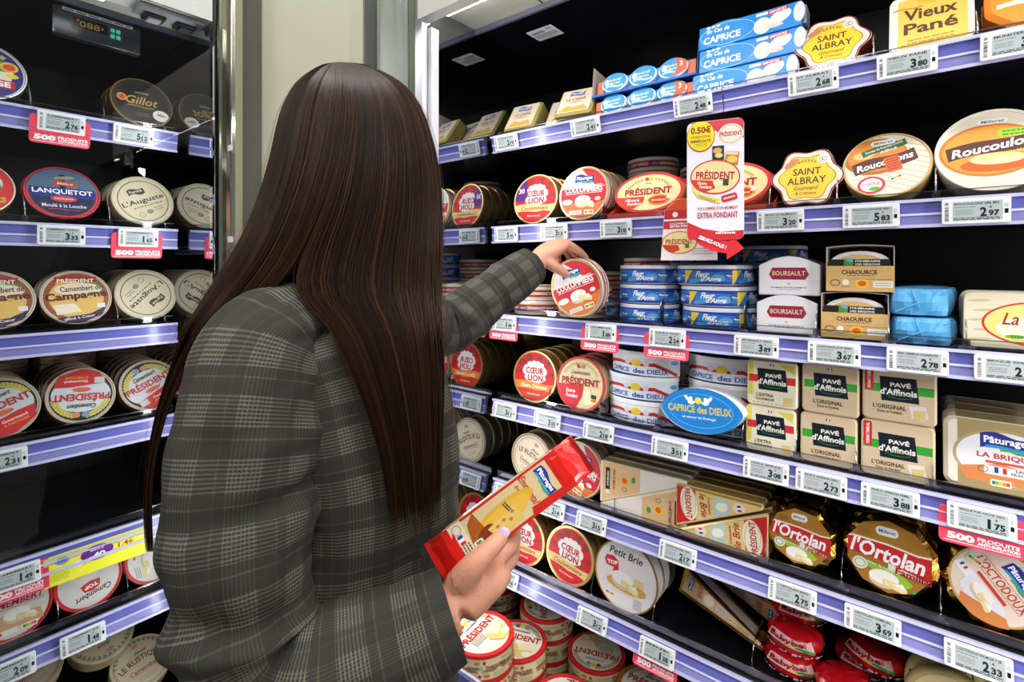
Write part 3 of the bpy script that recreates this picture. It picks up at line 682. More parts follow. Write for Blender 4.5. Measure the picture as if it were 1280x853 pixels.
def a_petit():
    a = Art(hull(76)); a.ell(0, 0, 76, 76, '#e8e4e2'); a.txt('Petit Brie', -4, 46, 84, '#33302e', 17, shear=.2)
    a.poly([(-52, 30), (-34, 34), (-20, 26), (-18, 6), (-34, -2), (-30, 8), (-50, 8), (-56, 18)], '#d8303a'); a.txt('TOP', -35, 18, 28, '#ffffff', 9, bold=.04, rot=10)
    a.ell(4, -22, 50, 15, '#d9a95c'); a.wheel(-6, -10, 44); a.rect(34, -4, 24, 16, '#e8d392'); a.nutri(-34, -52, 22); a.lines(36, -50, 20, 6, 4, '#6a6866', 1.4, 4); a.rect(0, -40, 60, .6, '#b9b4ae')
    return a
def make_petit(): return disc('wrapped_cheese_wheel', .0785, .034, '#dcd9d6', '#c79a3c', a_petit(), None, rimw=.0022)

def flat_pack(name, outline, T, front, side, art, bev=.003, metal=0, rough=.42, crumple=0, segs=1, zc=None, smooth=False, sidem=None):
    o = empty(name)
    zm = min(p[1] for p in outline)
    fm = mat(front, rough, metal) if isinstance(front, str) else front; sm = mat(side, rough, metal) if isinstance(side, str) else side
    prism_obj('package', outline, T, o, [fm, sm], bev=bev, crumple=crumple, segs=segs, smooth=smooth)
    if art: art.build('front_print', o, on_front(-zm if zc is None else zc))
    return o
def a_albray():
    def fl(k, c): return [(x*k, y*k) for x, y in [(p[0]*1000, p[1]*1000) for p in o_flower(.060, 6, .09, 60)]]
    a = Art(); P = fl(1, 0); a.add(P, [tuple(range(60))], '#7c1f22'); a.add(fl(.955, 0), [tuple(range(60))], '#efdcc8'); a.add(fl(.80, 0), [tuple(range(60))], '#a8742a'); a.add(fl(.77, 0), [tuple(range(60))], '#f0cb3a')
    a.txt('SAINT', 0, 12, 46, '#5a2f1c', 14, bold=.01); a.txt('ALBRAY', 0, -6, 64, '#5a2f1c', 14, bold=.01); a.txt('Gourmand', 0, -21, 40, '#7c4a24', 8, shear=.3); a.txt('& Crémeux', 0, -31, 36, '#7c4a24', 6, shear=.3)
    a.laurel(26, 60, 120, 6, '#a8742a', 0, 8, 4); a.ell(26, 34, 9, 9, '#f4ece2'); a.ring(26, 34, 6, 6, 1, '#4a4a52'); a.txt('c', 26, 34, 5, '#4a4a52'); a.ell(-26, 30, 14, 6, '#c98a5a', 35); return a
def make_albray(): return flat_pack('flower_shaped_cheese_box', o_flower(.0605, 6, .09), .030, '#e9d7c4', '#7c1f22', a_albray(), bev=.001)
def a_pane():
    a = Art(); a.rect(0, 0, 106, 106, '#efe4d2', 8); a.rect(2, -2, 90, 98, '#ebc257', 6); a.ell(0, 52, 20, 11, '#a83a34'); a.ell(0, 42, 18, 12, '#e9b23a'); a.txt('Paul', 0, 42, 18, '#6b2f1c', 7, shear=.3)
    a.wave(-30, 28, 40, 3, '#c98a2a', .5); a.wave(30, 34, 40, 3, '#c98a2a', .5)
    a.txt('Vieux', 0, 14, 70, '#5c3820', 22, bold=.02); a.txt('Pané', 0, -14, 70, '#5c3820', 22, bold=.02); a.lines(0, -40, 60, 2, 6, '#a87434', 2, 5); return a
def make_pane(): return flat_pack('square_cheese_pack', o_rect(.110, .110, .012), .034, '#efe4d2', '#d9c9ae', a_pane())
def a_munster():
    a = Art(); a.txt('Munster', 0, 10, 70, '#6b2a12', 16, bold=.01); a.wave(0, -12, 80, 8, '#f3e3c9', .3); a.txt('AOP', 20, -26, 20, '#6b2a12', 8); return a
def make_munster(): return flat_pack('octagonal_cheese_pack', o_poly([(.058*math.cos(PI*(k+.5)/4), .058*math.sin(PI*(k+.5)/4)) for k in range(8)], .008), .04, '#e8872c', '#d6701f', a_munster(), bev=.007, rough=.3)
def a_carre():
    a = Art(); a.rect(0, 0, 86, 86, '#e9dcc4', 3); a.patur(0, 26, 40); a.txt('LE CARRÉ', 0, 6, 52, '#b02f2a', 12, bold=.02); a.txt('CRÉMEUX', 0, -6, 34, '#b02f2a', 5, bold=.02); a.poly([(-40, -40), (-20, -18), (0, -26), (26, -20), (40, -40)], '#e0b04e'); return a
def make_carre(): return flat_pack('square_cheese_pack', o_rect(.100, .098, .008), .045, '#a8995a', '#8f8248', a_carre(), bev=.006, rough=.35)
def make_caprice_carton():
    o = empty('long_cheese_carton'); boxo('carton', -.097, .097, 0, .055, 0, .050, mat('#1f82cf', .3), o, .002)
    a = Art(); a.ell(-46, 2, 50, 26, '#2f95dc'); a.ring(-40, 0, 54, 24, 1, '#bfe0f5'); a.txt('En Cas de', -58, 12, 46, '#ffffff', 9, shear=.2); a.txt('CAPRICE', -50, -7, 74, '#ffffff', 15, bold=.02)
    for x in (-78, -68, -58): a.ell(x, 21, 4, 2.6, '#f3e9a0' if x == -68 else '#eef0ee')
    a.ell(28, -6, 16, 17, '#ece4d4'); a.ell(60, 4, 20, 12, '#f3eee2', 20); a.ell(50, -12, 16, 4, '#d9d2c2'); a.rect(28, 18, 24, 6, '#e9e4de'); a.rect(56, 18, 36, 8, '#cf2a2e', 0, 3); a.txt('EMPORTEZ', 56, 18, 30, '#ffffff', 5, rot=3); a.ell(93, 3, 10, 20, '#d5d9dc')
    a.build('front_print', o, on_front(.025)); boxo('film_end', .097, .104, .008, .046, .006, .044, mat('#8e959a', .25, .3), o, .002); return o
def make_aperitif():
    o = empty('scalloped_cheese_pack'); P = []
    for k in (-1, 0, 1):
        pass
    boxo('sleeve', -.118, .118, .010, .05, .002, .040, mat('#2b93d6', .3), o, .003)
    for k, x in enumerate((-.072, 0, .072)):
        ol = o_ell(.034, .0235, 28); V, F, MI = prism(ol, .012, .0015); V = [(vx+x, vy, vz) for vx, vy, vz in V]
        r = raw('round_portion', V, F, o, [mat('#e9eef2', .35)])
        a = Art(); a.ell(0, 0, 31, 22, '#3aa2df'); a.wave(0, -10, 46, 5, '#bfe0f5', .4); a.txt('Apéritif', 1, 5, 36, '#f0e46a', 9, shear=.2); a.txt('caprice', 0, -3, 30, '#ffffff', 6, shear=.2); a.ell(-20, 2, 6, 8, '#f4f6f8')
        if k == 2: a.poly([(4, 22), (31, 10), (31, -10), (0, -22), (10, 0)], '#e8693a'); a.txt('3', 18, 6, 7, '#ffffff', 12)
        a.build('front_print', r, lambda u, v, e, x=x: (x+u, -e, .025+v))
    boxo('corner_flash', -.121, -.104, .006, .03, .004, .036, mat('#e8693a', .35), o, .001); boxo('corner_flash', .104, .121, .006, .03, .004, .036, mat('#e8693a', .35), o, .001); return o
def make_tray():
    o = empty('carton_display_tray', cat='tray'); c = mat('#b9aca0', .7); bl = mat('#1c5db2', .4)
    boxo('tray_floor', -.128, .128, -.004, .09, .050, .0515, bl, o); boxo('tray_floor', -.128, .128, 0, .09, -.0015, 0, c, o)
    boxo('side_panel', -.1295, -.128, -.004, .09, 0, .125, c, o); s = boxo('side_panel', .128, .1295, -.004, .09, 0, .125, bl, o)
    boxo('front_edge', -.128, .128, -.007, -.004, .046, .0515, bl, o); boxo('back_panel', -.128, .128, .09, .0915, 0, .11, c, o); return o
def a_oval():
    a = Art(ehull(80, 46)); a.ell(0, 0, 80, 46, '#d4332f'); a.ell(0, 0, 76, 42.5, '#f0dfa4'); a.laurel(52, 25, 70, 6, '#b9a95a', ky=.62, l=6); a.laurel(52, 155, 110, 6, '#b9a95a', ky=.62, l=6)
    a.ell(-5, 32, 5, 4, '#d8303a'); a.ell(5, 32, 5, 4, '#e8c34a'); a.txt('Doux', 0, 22, 16, '#8f8d84', 4, shear=.3)
    a.poly([(-80, -8), (-6, -10), (-10, -26), (-40, -42), (-70, -30)], '#d8432a'); a.txt("l'Extra", -36, -17, 36, '#ffffff', 7, shear=.2); a.txt('Fondant', -30, -26, 36, '#ffffff', 7, shear=.2)
    a.president(0, 4, 112, h=20); a.ell(28, -20, 26, 12, '#e8943c'); a.ell(28, -20, 22, 9, '#d4332f'); a.txt('fondant', 28, -20, 34, '#f6e3a0', 6, shear=.2); a.rect(52, -14, 12, 10, '#f0e6c4'); return a
def make_oval():
    o = flat_pack('oval_cheese_box', o_ell(.083, .049), .034, '#d4332f', '#c9a763', a_oval(), bev=.001, zc=.049); return o
def make_redtray():
    o = empty('carton_display_tray', cat='tray'); r = mat('#d94a2c', .45)
    boxo('front_panel', -.176, .176, 0, .0015, 0, .014, r, o); boxo('tray_floor', -.176, .176, 0, .14, -.001, 0, r, o)
    for s in (-1, 1):
        V = [(s*.1765, 0, 0), (s*.1765, .10, 0), (s*.1765, .10, .06), (s*.1765, 0, .014), (s*.178, 0, 0), (s*.178, .10, 0), (s*.178, .10, .06), (s*.178, 0, .014)]
        raw('side_panel', V, [(0, 1, 2, 3), (7, 6, 5, 4), (0, 4, 5, 1), (1, 5, 6, 2), (2, 6, 7, 3), (3, 7, 4, 0)], o, [r])
    return o
def a_rouc(big=False):
    R = 66 if big else 60; a = Art(hull(R)); a.ell(0, 0, R, R, '#e9dfcb')
    if not big:
        for k in range(-4, 6): a.wave(8, k*11-4, 130, 1.6, '#cdbd98', .6, -28)
        a.ell(-14, 20, 46, 36, '#b96a1e'); a.ell(-12, 22, 42, 32, '#e08a2c'); a.ell(-30, 26, 16, 8, '#f0c07a'); a.wave(0, 34, 66, 12, '#2f6b3a', .15, 12); a.txt('Caveau de Franche-Comté', 0, 36, 56, '#eef2e6', 4.5, rot=12); a.txt('Affiné', 6, 29, 26, '#eef2e6', 4.5, rot=12)
    else: a.ell(-4, 0, 62, 46, '#e07a2a'); a.ell(-4, 0, 58, 42, '#eda13a'); a.ell(0, -26, 40, 12, '#d9641f'); a.ell(4, -16, 32, 10, '#f3e2a6'); a.poly([(6, 34), (70, 34), (70, 18), (6, 22)], '#9bd62a'); a.lines(34, 27, 46, 2, 6, '#3c6b1a', 2, 4)
    a.wave(2 if big else -2, 6, 118 if big else 92, 23, '#5a2b1e', .12, 10); a.txt('Roucoulons', 2 if big else -2, 6, 108 if big else 84, '#ffffff', 15 if big else 13, rot=10, bold=.02, shear=.25)
    a.rect(0, 50 if big else 46, 36, 10, '#f1f3ee', 5); a.txt('Milleret', 0, 50 if big else 46, 28, '#5a5c5a', 5, shear=.2)
    if big: a.txt('tendrement léger', 14, -8, 60, '#f3e23a', 6, rot=10)
    else:
        a.rect(10, 0, 22, 30, '#e8642a', 2, 8); a.lines(10, 0, 18, 5, 5, '#8a2f12', 2.4, 8, 8); a.ell(-24, -36, 20, 17, '#d8304a'); a.ell(-24, -36, 16, 13, '#f0f2ea'); a.txt('CUISINE', -24, -34, 26, '#c42a3a', 6); a.ell(-20, -44, 8, 4, '#5cb531'); a.nutri(12, -28, 18, 20)
    return a
def make_rouc(): return disc('round_cheese_pack', .063, .032, '#cfae74', '#c3a56a', a_rouc(), None, rimw=.002, metalrim=False)
def make_rouc2(): return disc('round_cheese_pack', .0705, .034, '#ded5c4', '#e6ddca', a_rouc(True), None, rimw=.004, metalrim=False)
# fleur d'ange: white tub with blue sleeve
def fleur(lens):
    o = empty('blue_banded_cheese_box'); R = .070 if not lens else .078; T = .042
    ol = o_circle(R, 56) if not lens else o_ell(R, .068, 60)
    prism_obj('box', ol, T, o, [mat('#d9dde2', .4), mat('#dfe2e6', .35)], bev=.002)
    rz = R if not lens else .068
    a = Art(); a.rect(0, -3, 480, 32, '#2346b0'); a.wave(0, -2, 480, 20, '#2f7fd6', .2)
    for k in range(-2, 3): a.ell(96*k+24, -6, 14, 8, '#6ab0e8'); a.ell(96*k-14, -10, 22, 5, '#4fa3e2', 12)
    for k in range(-2, 3):
        a.txt('Fleur', 96*k-6, 2, 28, '#ffffff', 13, shear=.35, bold=.025); a.txt("d'Ange", 96*k+10, -9, 38, '#ffffff', 14, shear=.35, bold=.025); a.patur(96*k+50, -2, 26)
        if lens: a.poly([(96*k-46, 10), (96*k-26, 10), (96*k-44, -18), (96*k-46, -18)], '#f2d21f')
    f = (on_round(R+.0004, R, T) if not lens else (lambda x, y, e: ((.078+e+.0003)*math.sin(x/.074), T/2+y, .068-(.068+e+.0003)*math.cos(x/.074))))
    # the sleeve: cloth band around the rim, printed on the side that faces the aisle
    a.build('sleeve', o, lambda x, y, e: f(x, -y, e), slice_=6)
    b = Art(); b.ell(0, 0, R*1000-5, rz*1000-5, '#2450a6'); b.ell(0, 0, R*1000-12, rz*1000-12, '#2f66c2'); b.build('lid_print', o, on_front(rz)); return o
def make_fleur(): return fleur(False)
def make_fleur_wide(): return fleur(True)
# caprice: almond shaped box
def make_caprice():
    o = empty('almond_shaped_cheese_box'); T = .052; ol = o_lens(.084, .045)
    prism_obj('box', ol, T, o, [mat('#1f86d2', .3), mat('#e3e8ee', .3)], bev=.0012)
    V = []; F = []; n = len(ol); prof = [(1.012, .0), (1.018, .004), (1.018, .010), (1.004, .011)]
    for s, y in prof:
        for p in ol: V.append((p[0]*s, y-.001, p[1]*s+.045))
    for j in range(3):
        for k in range(n): F.append((j*n+k, (j+1)*n+k, (j+1)*n+(k+1) % n, j*n+(k+1) % n))
    raw('lid_rim', V, F, o, [mat('#eef1f4', .3)])
    a = Art(ehull(90, 46)); P = [(x*1000*.93, y*1000*.93) for x, y in ol]; a.add(P, [tuple(range(len(P)))], '#1f86d2'); a.ring(0, 0, 66, 34, .8, '#8cc6ee')
    a.at(-3, 0); a.txt('CAPRICE des DIEUX', 0, 2, 132, '#e3c34a', 15, bold=.02); a.ell(0, 20, 7, 7, '#f0df4a')
    for s in (-1, 1):
        a.ell(17*s, 20, 5, 8, '#eef3f6', 20*s); a.ell(24*s, 24, 7, 3.4, '#eef3f6', 50*s); a.ell(12*s, 15, 6, 3, '#eef3f6', -30*s)
    a.txt('un amour de fromage', 0, -15, 70, '#e6eef4', 7, shear=.25); a.build('lid_print', o, on_front(.045))
    # side print on the long side that faces the aisle once laid flat
    s = Art()
    for k in (0,):
        s.poly([(-80, -4), (-60, 6), (-30, 8), (-6, 4), (-6, -2), (-32, 1), (-60, -2), (-80, -12)], '#cf2a2e'); s.poly([(6, 4), (30, 7), (80, -16), (80, -24), (30, -1), (6, -2)], '#cf2a2e'); s.ell(0, 5, 7.5, 8, '#eed53a'); s.ell(16, 5, 5, 7, '#dfe3e8'); s.ell(-15, 6, 5, 6, '#dfe3e8')
        s.txt('CAPRICE', -34, -13, 44, '#2a6fc0', 11, bold=.02); s.txt('des DIEUX', 26, -13, 62, '#2a6fc0', 11, bold=.02); s.ell(74, 8, 12, 5, '#5fb4e8')
    def f(x, y, e):
        t = -PI/2+x/.075*1.2; c, q = math.cos(t), math.sin(t)
        return ((.084+e)*math.copysign(abs(c)**.92, c), T/2-y+.003, .045+(.045+.0004+e)*math.copysign(abs(q)**1.35, q))
    s.build('side_print', o, f, slice_=6); return o
def a_boursault():
    a = Art(); a.rect(0, 0, 60, 22, '#a02a4a', 6); a.poly([(-34, -2), (-28, 11), (28, 11), (34, -2), (28, -12), (-28, -12)], '#a02a4a'); a.txt('BOURSAULT', 0, 0, 56, '#efd9b0', 9, bold=.01); return a
def make_boursault():
    ol = [(-.052, 0), (.052, 0), (.052, .058)]+[(.052-.104*k/10, .058+.017*math.sin(PI*k/10)) for k in range(1, 10)]+[(-.052, .058)]
    o = empty('white_domed_cheese_pack'); prism_obj('package', o_poly(ol, .002, 2), .085, o, [mat('#e6e3e6', .4), mat('#d2ced2', .4)], bev=.002)
    a = a_boursault(); a.rect(0, -20, 5, 2, '#c9a34a'); a.txt('FROMAGE EXTRA CRÉMEUX', 0, -27, 60, '#6d6a70', 3.4); a.lines(0, -31, 40, 1, 3, '#8d8a90', 1, 3); a.build('front_print', o, on_front(.042)); return o
def make_chaource():
    o = empty('open_sleeve_cheese_pack'); kraft = mat('#c9a469', .6); w, h, d, t = .100, .082, .085, .0014
    def fr(x): return .0035*math.cos(x/w*PI)
    # kraft sleeve: floor, sides, bowed top, tall front card
    boxo('sleeve_floor', -w/2, w/2, 0, d, 0, t, kraft, o)
    for s in (-1, 1): boxo('sleeve_side', min(s*w/2, s*(w/2-t)), max(s*w/2, s*(w/2-t)), 0, d, 0, h-.004, mat('#b8a99c', .6), o)
    V = []; F = []
    for k in range(9):
        x = -w/2+w*k/8
        for y in (0, d):
            for zz in (h-.004+fr(x), h-.004+t+fr(x)): V.append((x, y, zz))
    for k in range(8): i = 4*k; F += [(i, i+4, i+5, i+1), (i+2, i+3, i+7, i+6), (i, i+2, i+6, i+4), (i+1, i+5, i+7, i+3)]
    raw('sleeve_top', V, F, o, [mat('#b8a99c', .6)])
    boxo('front_card', -w/2, w/2, -.001, .0006, 0, .045, mat('#c9a469', .6, var=.12, bscale=300), o)
    ol = [(-.044, .003), (.044, .003), (.044, .052)]+[(.044*math.cos(PI*k/12), .052+.020*math.sin(PI*k/12)) for k in range(1, 12)]+[(-.044, .052)]
    V, F, MI = prism(ol, .06, .002, base=0); V = [(x, y+.006, z) for x, y, z in V]; raw('cheese_wrapper', V, F, o, [mat('#dfdcdc', .5, bump=.4)])
    ol = [(-.036, .030)]+[(.036, .030)]+[(.036*math.cos(PI*k/12), .048+.018*math.sin(PI*k/12)) for k in range(0, 13)]
    V, F, MI = prism(ol, .002, .0003, base=0); V = [(x, y+.003, z) for x, y, z in V]; raw('paper_band', V, F, o, [kraft])
    a = Art(); a.rect(0, 51, 88, 12, '#1e1f1f'); a.rect(-16, 52, 14, 14, '#5a9a3a', 1, -5); a.rect(-16, 56, 13, 6, '#5fb0dc', 0, -5); a.txt('ITINÉRAIRE', 12, 54, 36, '#f0efe9', 4, bold=.02); a.txt('DES RÉGIONS', 12, 48.5, 36, '#f0efe9', 4, bold=.02)
    a.at(0, 0); a.txt('CHAOURCE', 0, 34, 52, '#3a2c1c', 7.5, bold=.02); a.lines(2, 28, 40, 1, 2, '#5c4a30', 1, 4); a.ring(-36, 15, 8, 6, 1.6, '#7a6038'); a.ell(-20, 16, 5, 5, '#f0ece0'); a.lines(-20, 8, 12, 1, 2, '#5c4a30', 1, 4)
    a.ell(4, 14, 10, 8.5, '#f0c93a'); a.ell(4, 14, 6.5, 5, '#e0641f'); a.rect(34, 13, 28, 11, '#e9e4da'); a.lines(34, 13, 22, 2, 4, '#8a867c', 1.2, 6); a.rect(18, 22, 60, .5, '#7a6038')
    a.build('front_print', o, lambda x, y, e: (x, -.001-e, y) if y < .045 else (x, .003-e, y)); return o
def make_bluepaper():
    o = empty('blue_paper_wrapped_cheese'); random.seed(11)
    n, m = 40, 9; V = []; F = []; R = .044; h = .047
    prof = [(0, 0), (.6, 0), (.93, .002), (1.0, .010), (1.02, .024), (1.0, .038), (.93, .045), (.6, .047), (0, .0475)]
    for j, (r, z) in enumerate(prof):
        for k in range(n):
            t = 2*PI*k/n; sq = 1/max(abs(math.cos(t)), abs(math.sin(t)))**.35
            cr = .0016*math.sin(7*t+j*.9)*(1 if 1 < j < 7 else .3)+noise.noise(Vector((math.cos(t)*2.2, math.sin(t)*2.2, j*.6)))*.0035
            V.append(((R*r*sq+cr)*math.cos(t)*1.0, .044+(R*r*sq+cr)*math.sin(t), z+noise.noise(Vector((math.cos(t)*3, math.sin(t)*3, j)))*.0012))
    for j in range(m-1):
        for k in range(n): F.append((j*n+k, j*n+(k+1) % n, (j+1)*n+(k+1) % n, (j+1)*n+k))
    m_ = mat('#59a9dc', .45, bump=.6, bscale=35, var=.12); raw('wrapper', V, F, o, [m_])
    for pts in ([(-.012, 0, .044), (.000, -.0025, .008), (.022, 0, .043)], [(-.034, .004, .006), (-.008, -.001, .020), (.034, .006, .040)]):
        V, F = tube(pts, .0012, 4); raw('paper_fold', V, F, o, [m_])
    return o
def a_labrique():
    a = Art(o_poly([(-68, -42), (68, -42), (68, 42), (-68, 42)], 12, 4)); a.rect(0, 0, 138, 86, '#e6dcc0', 14)
    for k in range(5): a.ell(-50+6*(k % 2), 30-15*k, 14, 2, '#cfc09a', 4)
    a.ell(18, -4, 66, 34, '#cf2f2a'); a.ell(18, -4, 63, 31.5, '#f0dc86'); a.ell(20, -12, 52, 20, '#f3ead0'); a.txt('La Brique', 16, 0, 82, '#a3301f', 24, shear=.35, bold=.005); a.ell(-10, -24, 12, 3, '#7fb04a'); a.lines(0, -24, 30, 1, 2, '#4f8a2f', 3, 4)
    a.rect(20, -30, 70, 6, '#e3cf7a'); a.poly([(6, 44), (60, 44), (60, 20), (34, 12), (8, 22)], '#d42a24'); a.txt('PRÉSIDENT', 33, 27, 44, '#f7eccb', 9, bold=.02); return a
def make_labrique(): return flat_pack('rectangular_cheese_pack', o_rect(.138, .086, .014), .030, '#e6dcc0', '#cbb98e', a_labrique(), bev=.004)
def pave(kind):
    w, h = ((.089, .089), (.089, .091), (.101, .096))[kind]; base = ('#ece6cc', '#d9c3a2', '#d9c3a2')[kind]; band = ('#d4343c', '#3fa53a', '#3fa53a')[kind]
    a = Art(); W, H = w*1000, h*1000; a.rect(0, 0, W-6, H-6, base, 5)
    if kind == 0: a.rect(-W/2+7, 8, 9, H-22, '#e3d25a', 3); a.poly([(10, H/2-6), (W/2-5, H/2-6), (W/2-5, H/2-24)], '#e3d25a'); a.lines(0, -H/2+6, 70, 1, 3, '#b3a03a', 1.4, 4)
    a.rect(0, 8, W-7, 14, band); a.poly([(-26, 28), (24, 28), (28, -13), (-23, -13)], '#14202c'); a.txt('PAVÉ', 3, 16, 28, '#f0ece0', 9, bold=.03); a.txt("d'Affinois", 0, 3, 50, '#f6f3ea', 11, bold=.02); a.ring(2, -4, 17, 4, 1, '#3f8a3a', 24)
    a.txt("L'EXTRA" if kind == 0 else "L'ORIGINAL", -12 if kind != 1 else -3, -23, 30 if kind == 0 else 46, '#4a3a24', 6.5 if kind == 0 else 7.5, bold=.02); a.txt('GOURMAND' if kind == 0 else 'Doux et Fondant', -12 if kind != 1 else -3, -31, 34, '#4a3a24', 5)
    if kind != 1: a.poly([(14, -18), (36, -16), (40, -34), (34, -40), (18, -38)], '#e9e2d6'); a.poly([(20, -24), (36, -22), (36, -38), (20, -40)], '#e0c88a')
    if kind == 2: a.rect(-W/2+10, 24, 12, 42, '#cf2f30', 3); a.txt('FORMAT FAMILIAL', -W/2+10, 24, 36, '#ffffff', 5, rot=90)
    else: a.flag(0, H/2-9, 7)
    o = empty('square_cheese_pack'); prism_obj('package', o_rect(w, h, .009), .045, o, [mat(base, .4), mat('#cdb998', .4)], bev=.004); a.build('front_print', o, on_front(h/2)); return o
def make_pave_extra(): return pave(0)
def make_pave(): return pave(1)
def make_pave_family(): return pave(2)
def make_brique():
    a = Art(o_poly([(-66, -52), (66, -52), (66, 52), (-66, 52)], 12, 4)); a.rect(-2, 0, 96, 104, '#a89566'); a.ell(6, -2, 62, 43, '#b9a472'); a.ell(6, -2, 58, 39, '#ece9ec'); a.poly([(-50, -22), (0, -10), (64, -22), (56, -40), (-40, -40)], '#d98a4e'); a.patur(8, 22, 62)
    a.txt('LA BRIQUE', 6, 0, 66, '#c2402f', 9.5, bold=.02); a.rect(6, -9, 46, 4, '#d4574a'); a.rect(12, -21, 62, 13, '#e8e6e6', 2); a.flag(0, -20, 14); a.txt('LAIT', 24, -17, 14, '#3a3c48', 4.4); a.txt('FRANÇAIS', 26, -23, 28, '#3a3c48', 4.4); a.ring(-20, -21, 6, 5, 1, '#7a7a80'); a.nutri(0, -39, 24); a.poly([(48, -10), (66, -14), (66, -34), (50, -30)], '#ead9a6')
    for s in (-1, 1): pass
    o = flat_pack('rectangular_cheese_pack', o_rect(.135, .108, .014), .032, mat('#ddd5c6', .35, bump=.3), mat('#c2b49a', .4, bump=.3), a, bev=.006); return o
def wedge_outline(l, h, r=.006): return o_poly([(-l/2, -h/2), (l/2, h/2-.012), (l/2, h/2), (-l/2, h/2)], r, 3)
def wedge(kind):
    l, h, T = ((.205, .100, .030), (.172, .092, .030))[kind]; o = empty('wedge_cheese_pack')
    film = mat('#d9d0b8' if kind == 0 else '#d6ba7c', .25, coat=.4)
    prism_obj('package', wedge_outline(l, h), T, o, [film, mat('#a89c78' if kind == 0 else '#9c8450', .3)], bev=.003)
    X0, X1, Y1 = -l*500, l*500, h*500; hl = [(X0+2, -Y1+5), (X1-3, Y1-12), (X1-3, Y1-3), (X0+2, Y1-3)]
    a = Art(hl)
    if kind == 0:
        a.poly([(X0+6, -60), (X0+100, -60), (X0+100, 60), (X0+6, 60)], '#dcb98a'); a.rect(X0+20, 8, 11, 54, '#1e1f1f'); a.txt('ITINÉRAIRE', X0+20, 10, 34, '#efece4', 5, rot=90, bold=.03); a.rect(X0+20, -20, 10, 9, '#e8e4dc', 1)
        a.txt('BRIE DE MEAUX', X0+36, 10, 46, '#9c2c22', 6, rot=-90, bold=.02); a.ell(X0+62, 14, 10, 10, '#efc22f'); a.ell(X0+62, 14, 6.5, 6.5, '#dd641f'); a.ell(X0+84, 20, 5, 7, '#3f9a4a'); a.ring(X0+62, -6, 6, 5, 1.4, '#8a6a44'); a.poly([(X0+100, 60), (X1, 60), (X1, 20), (X0+100, -40)], '#e3dcd2')
    else:
        a.poly([(X0, -60), (X0+46, -60), (X0+40, 60), (X0, 60)], '#c9222c'); a.poly([(X0, Y1-8), (X1, Y1-8), (X1, Y1), (X0, Y1)], '#a8842e'); a.ell(X0+28, 8, 18, 34, '#e9e2cc', 8); a.ring(X0+28, 8, 15, 30, 1, '#a9b06a'); a.president(X0+28, 8, 62, rot=-83, h=15, c='#b3141f')
        a.txt('le Brie', X0+58, 12, 48, '#a33228', 14, rot=-83, shear=.3); a.txt('Onctueux', X0+70, 14, 36, '#a33228', 6, rot=-83); a.poly([(X0+78, 36), (X0+110, 36), (X0+108, 0), (X0+80, -10)], '#b9cfc8'); a.ell(X0+94, 18, 12, 9, '#eee9d8', 20); a.ell(X0+128, 24, 12, 11, '#e3dccb'); a.flag(X0+128, 24, 12, -80)
    a.build('front_print', o, on_front(h/2)); return o
def make_wedge_beige(): return wedge(0)
def make_wedge_red(): return wedge(1)
def foil_pack(name, R, k, T, art, roll=0, circ=False):
    o = empty(name); n = k; pts = [(R*math.cos(2*PI*(i+.5)/n), R*math.sin(2*PI*(i+.5)/n)*.96) for i in range(n)]
    ol = []
    for i in range(n):
        p, q = pts[i], pts[(i+1) % n]
        for j in range(5): ol.append((p[0]+(q[0]-p[0])*j/5, p[1]+(q[1]-p[1])*j/5))
    prism_obj('foil_wrapper', ol, T, o, [FOIL, FOIL], bev=.007, crumple=.006, segs=6, seed=k, smooth=False)
    zm = min(p[1] for p in ol)
    art.build('front_print', o, on_front(-zm)); return o
def a_ortolan(fam):
    R = 66 if fam else 56; k = R/66; n = 10 if fam else 9
    H = [(R*.93*math.cos(2*PI*(i+.5)/n), R*.93*math.sin(2*PI*(i+.5)/n)*.96) for i in range(n)]
    a = Art(H); a.poly([(-90, -90), (90, -90), (90, 90), (-90, 90)], '#a9772a')
    P = [(-90*k, 10*k), (-50*k, 20*k), (0, 18*k), (40*k, 12*k), (90*k, 16*k), (90*k, -22*k), (50*k, -22*k), (0, -10*k), (-50*k, -6*k), (-90*k, -14*k)]
    a.poly([(x, y+3*k) for x, y in P], '#efe9de'); a.poly([(0, -6*k), (90*k, -14*k), (90*k, -32*k), (0, -20*k)], '#efe9de'); a.poly(P, '#cf2a2a')
    a.txt("l'Ortolan", -2*k, 3*k, 104*k, '#ffffff', 27*k, rot=-6, bold=.02, shear=.15)
    a.rect(-2*k, 40*k, 32*k, 15*k, '#e6e8ea', 7*k); a.txt('Milleret', -2*k, 40*k, 24*k, '#4a5a5e', 6*k, shear=.2); a.lines(-34*k, 32*k, 20*k, 3, 4*k, '#6b4a1a', 1, 3)
    a.poly([(-34*k, -14*k), (20*k, -24*k), (34*k, -36*k), (26*k, -44*k), (-30*k, -24*k)], '#9cc63a'); a.txt('avec la nature', -8*k, -19*k, 44*k, '#eef4e0', 4*k, rot=-10); a.ell(-40*k, -22*k, 11*k, 10*k, '#e3eadb'); a.ring(-40*k, -22*k, 8*k, 7*k, 1.2, '#6aa04a')
    a.wheel(-6*k, -36*k, 34*k); a.ell(38*k, -46*k, 6*k, 4*k, '#6aa04a'); a.txt('Familial' if fam else "l'original", 34*k, -21*k, 48*k, '#a3201f', 11*k, rot=-6, bold=.02); return a
def make_ortolan(): return foil_pack('gold_foil_cheese', .060, 9, .038, a_ortolan(False))
def make_ortolan_family(): return foil_pack('gold_foil_cheese', .0685, 10, .042, a_ortolan(True))
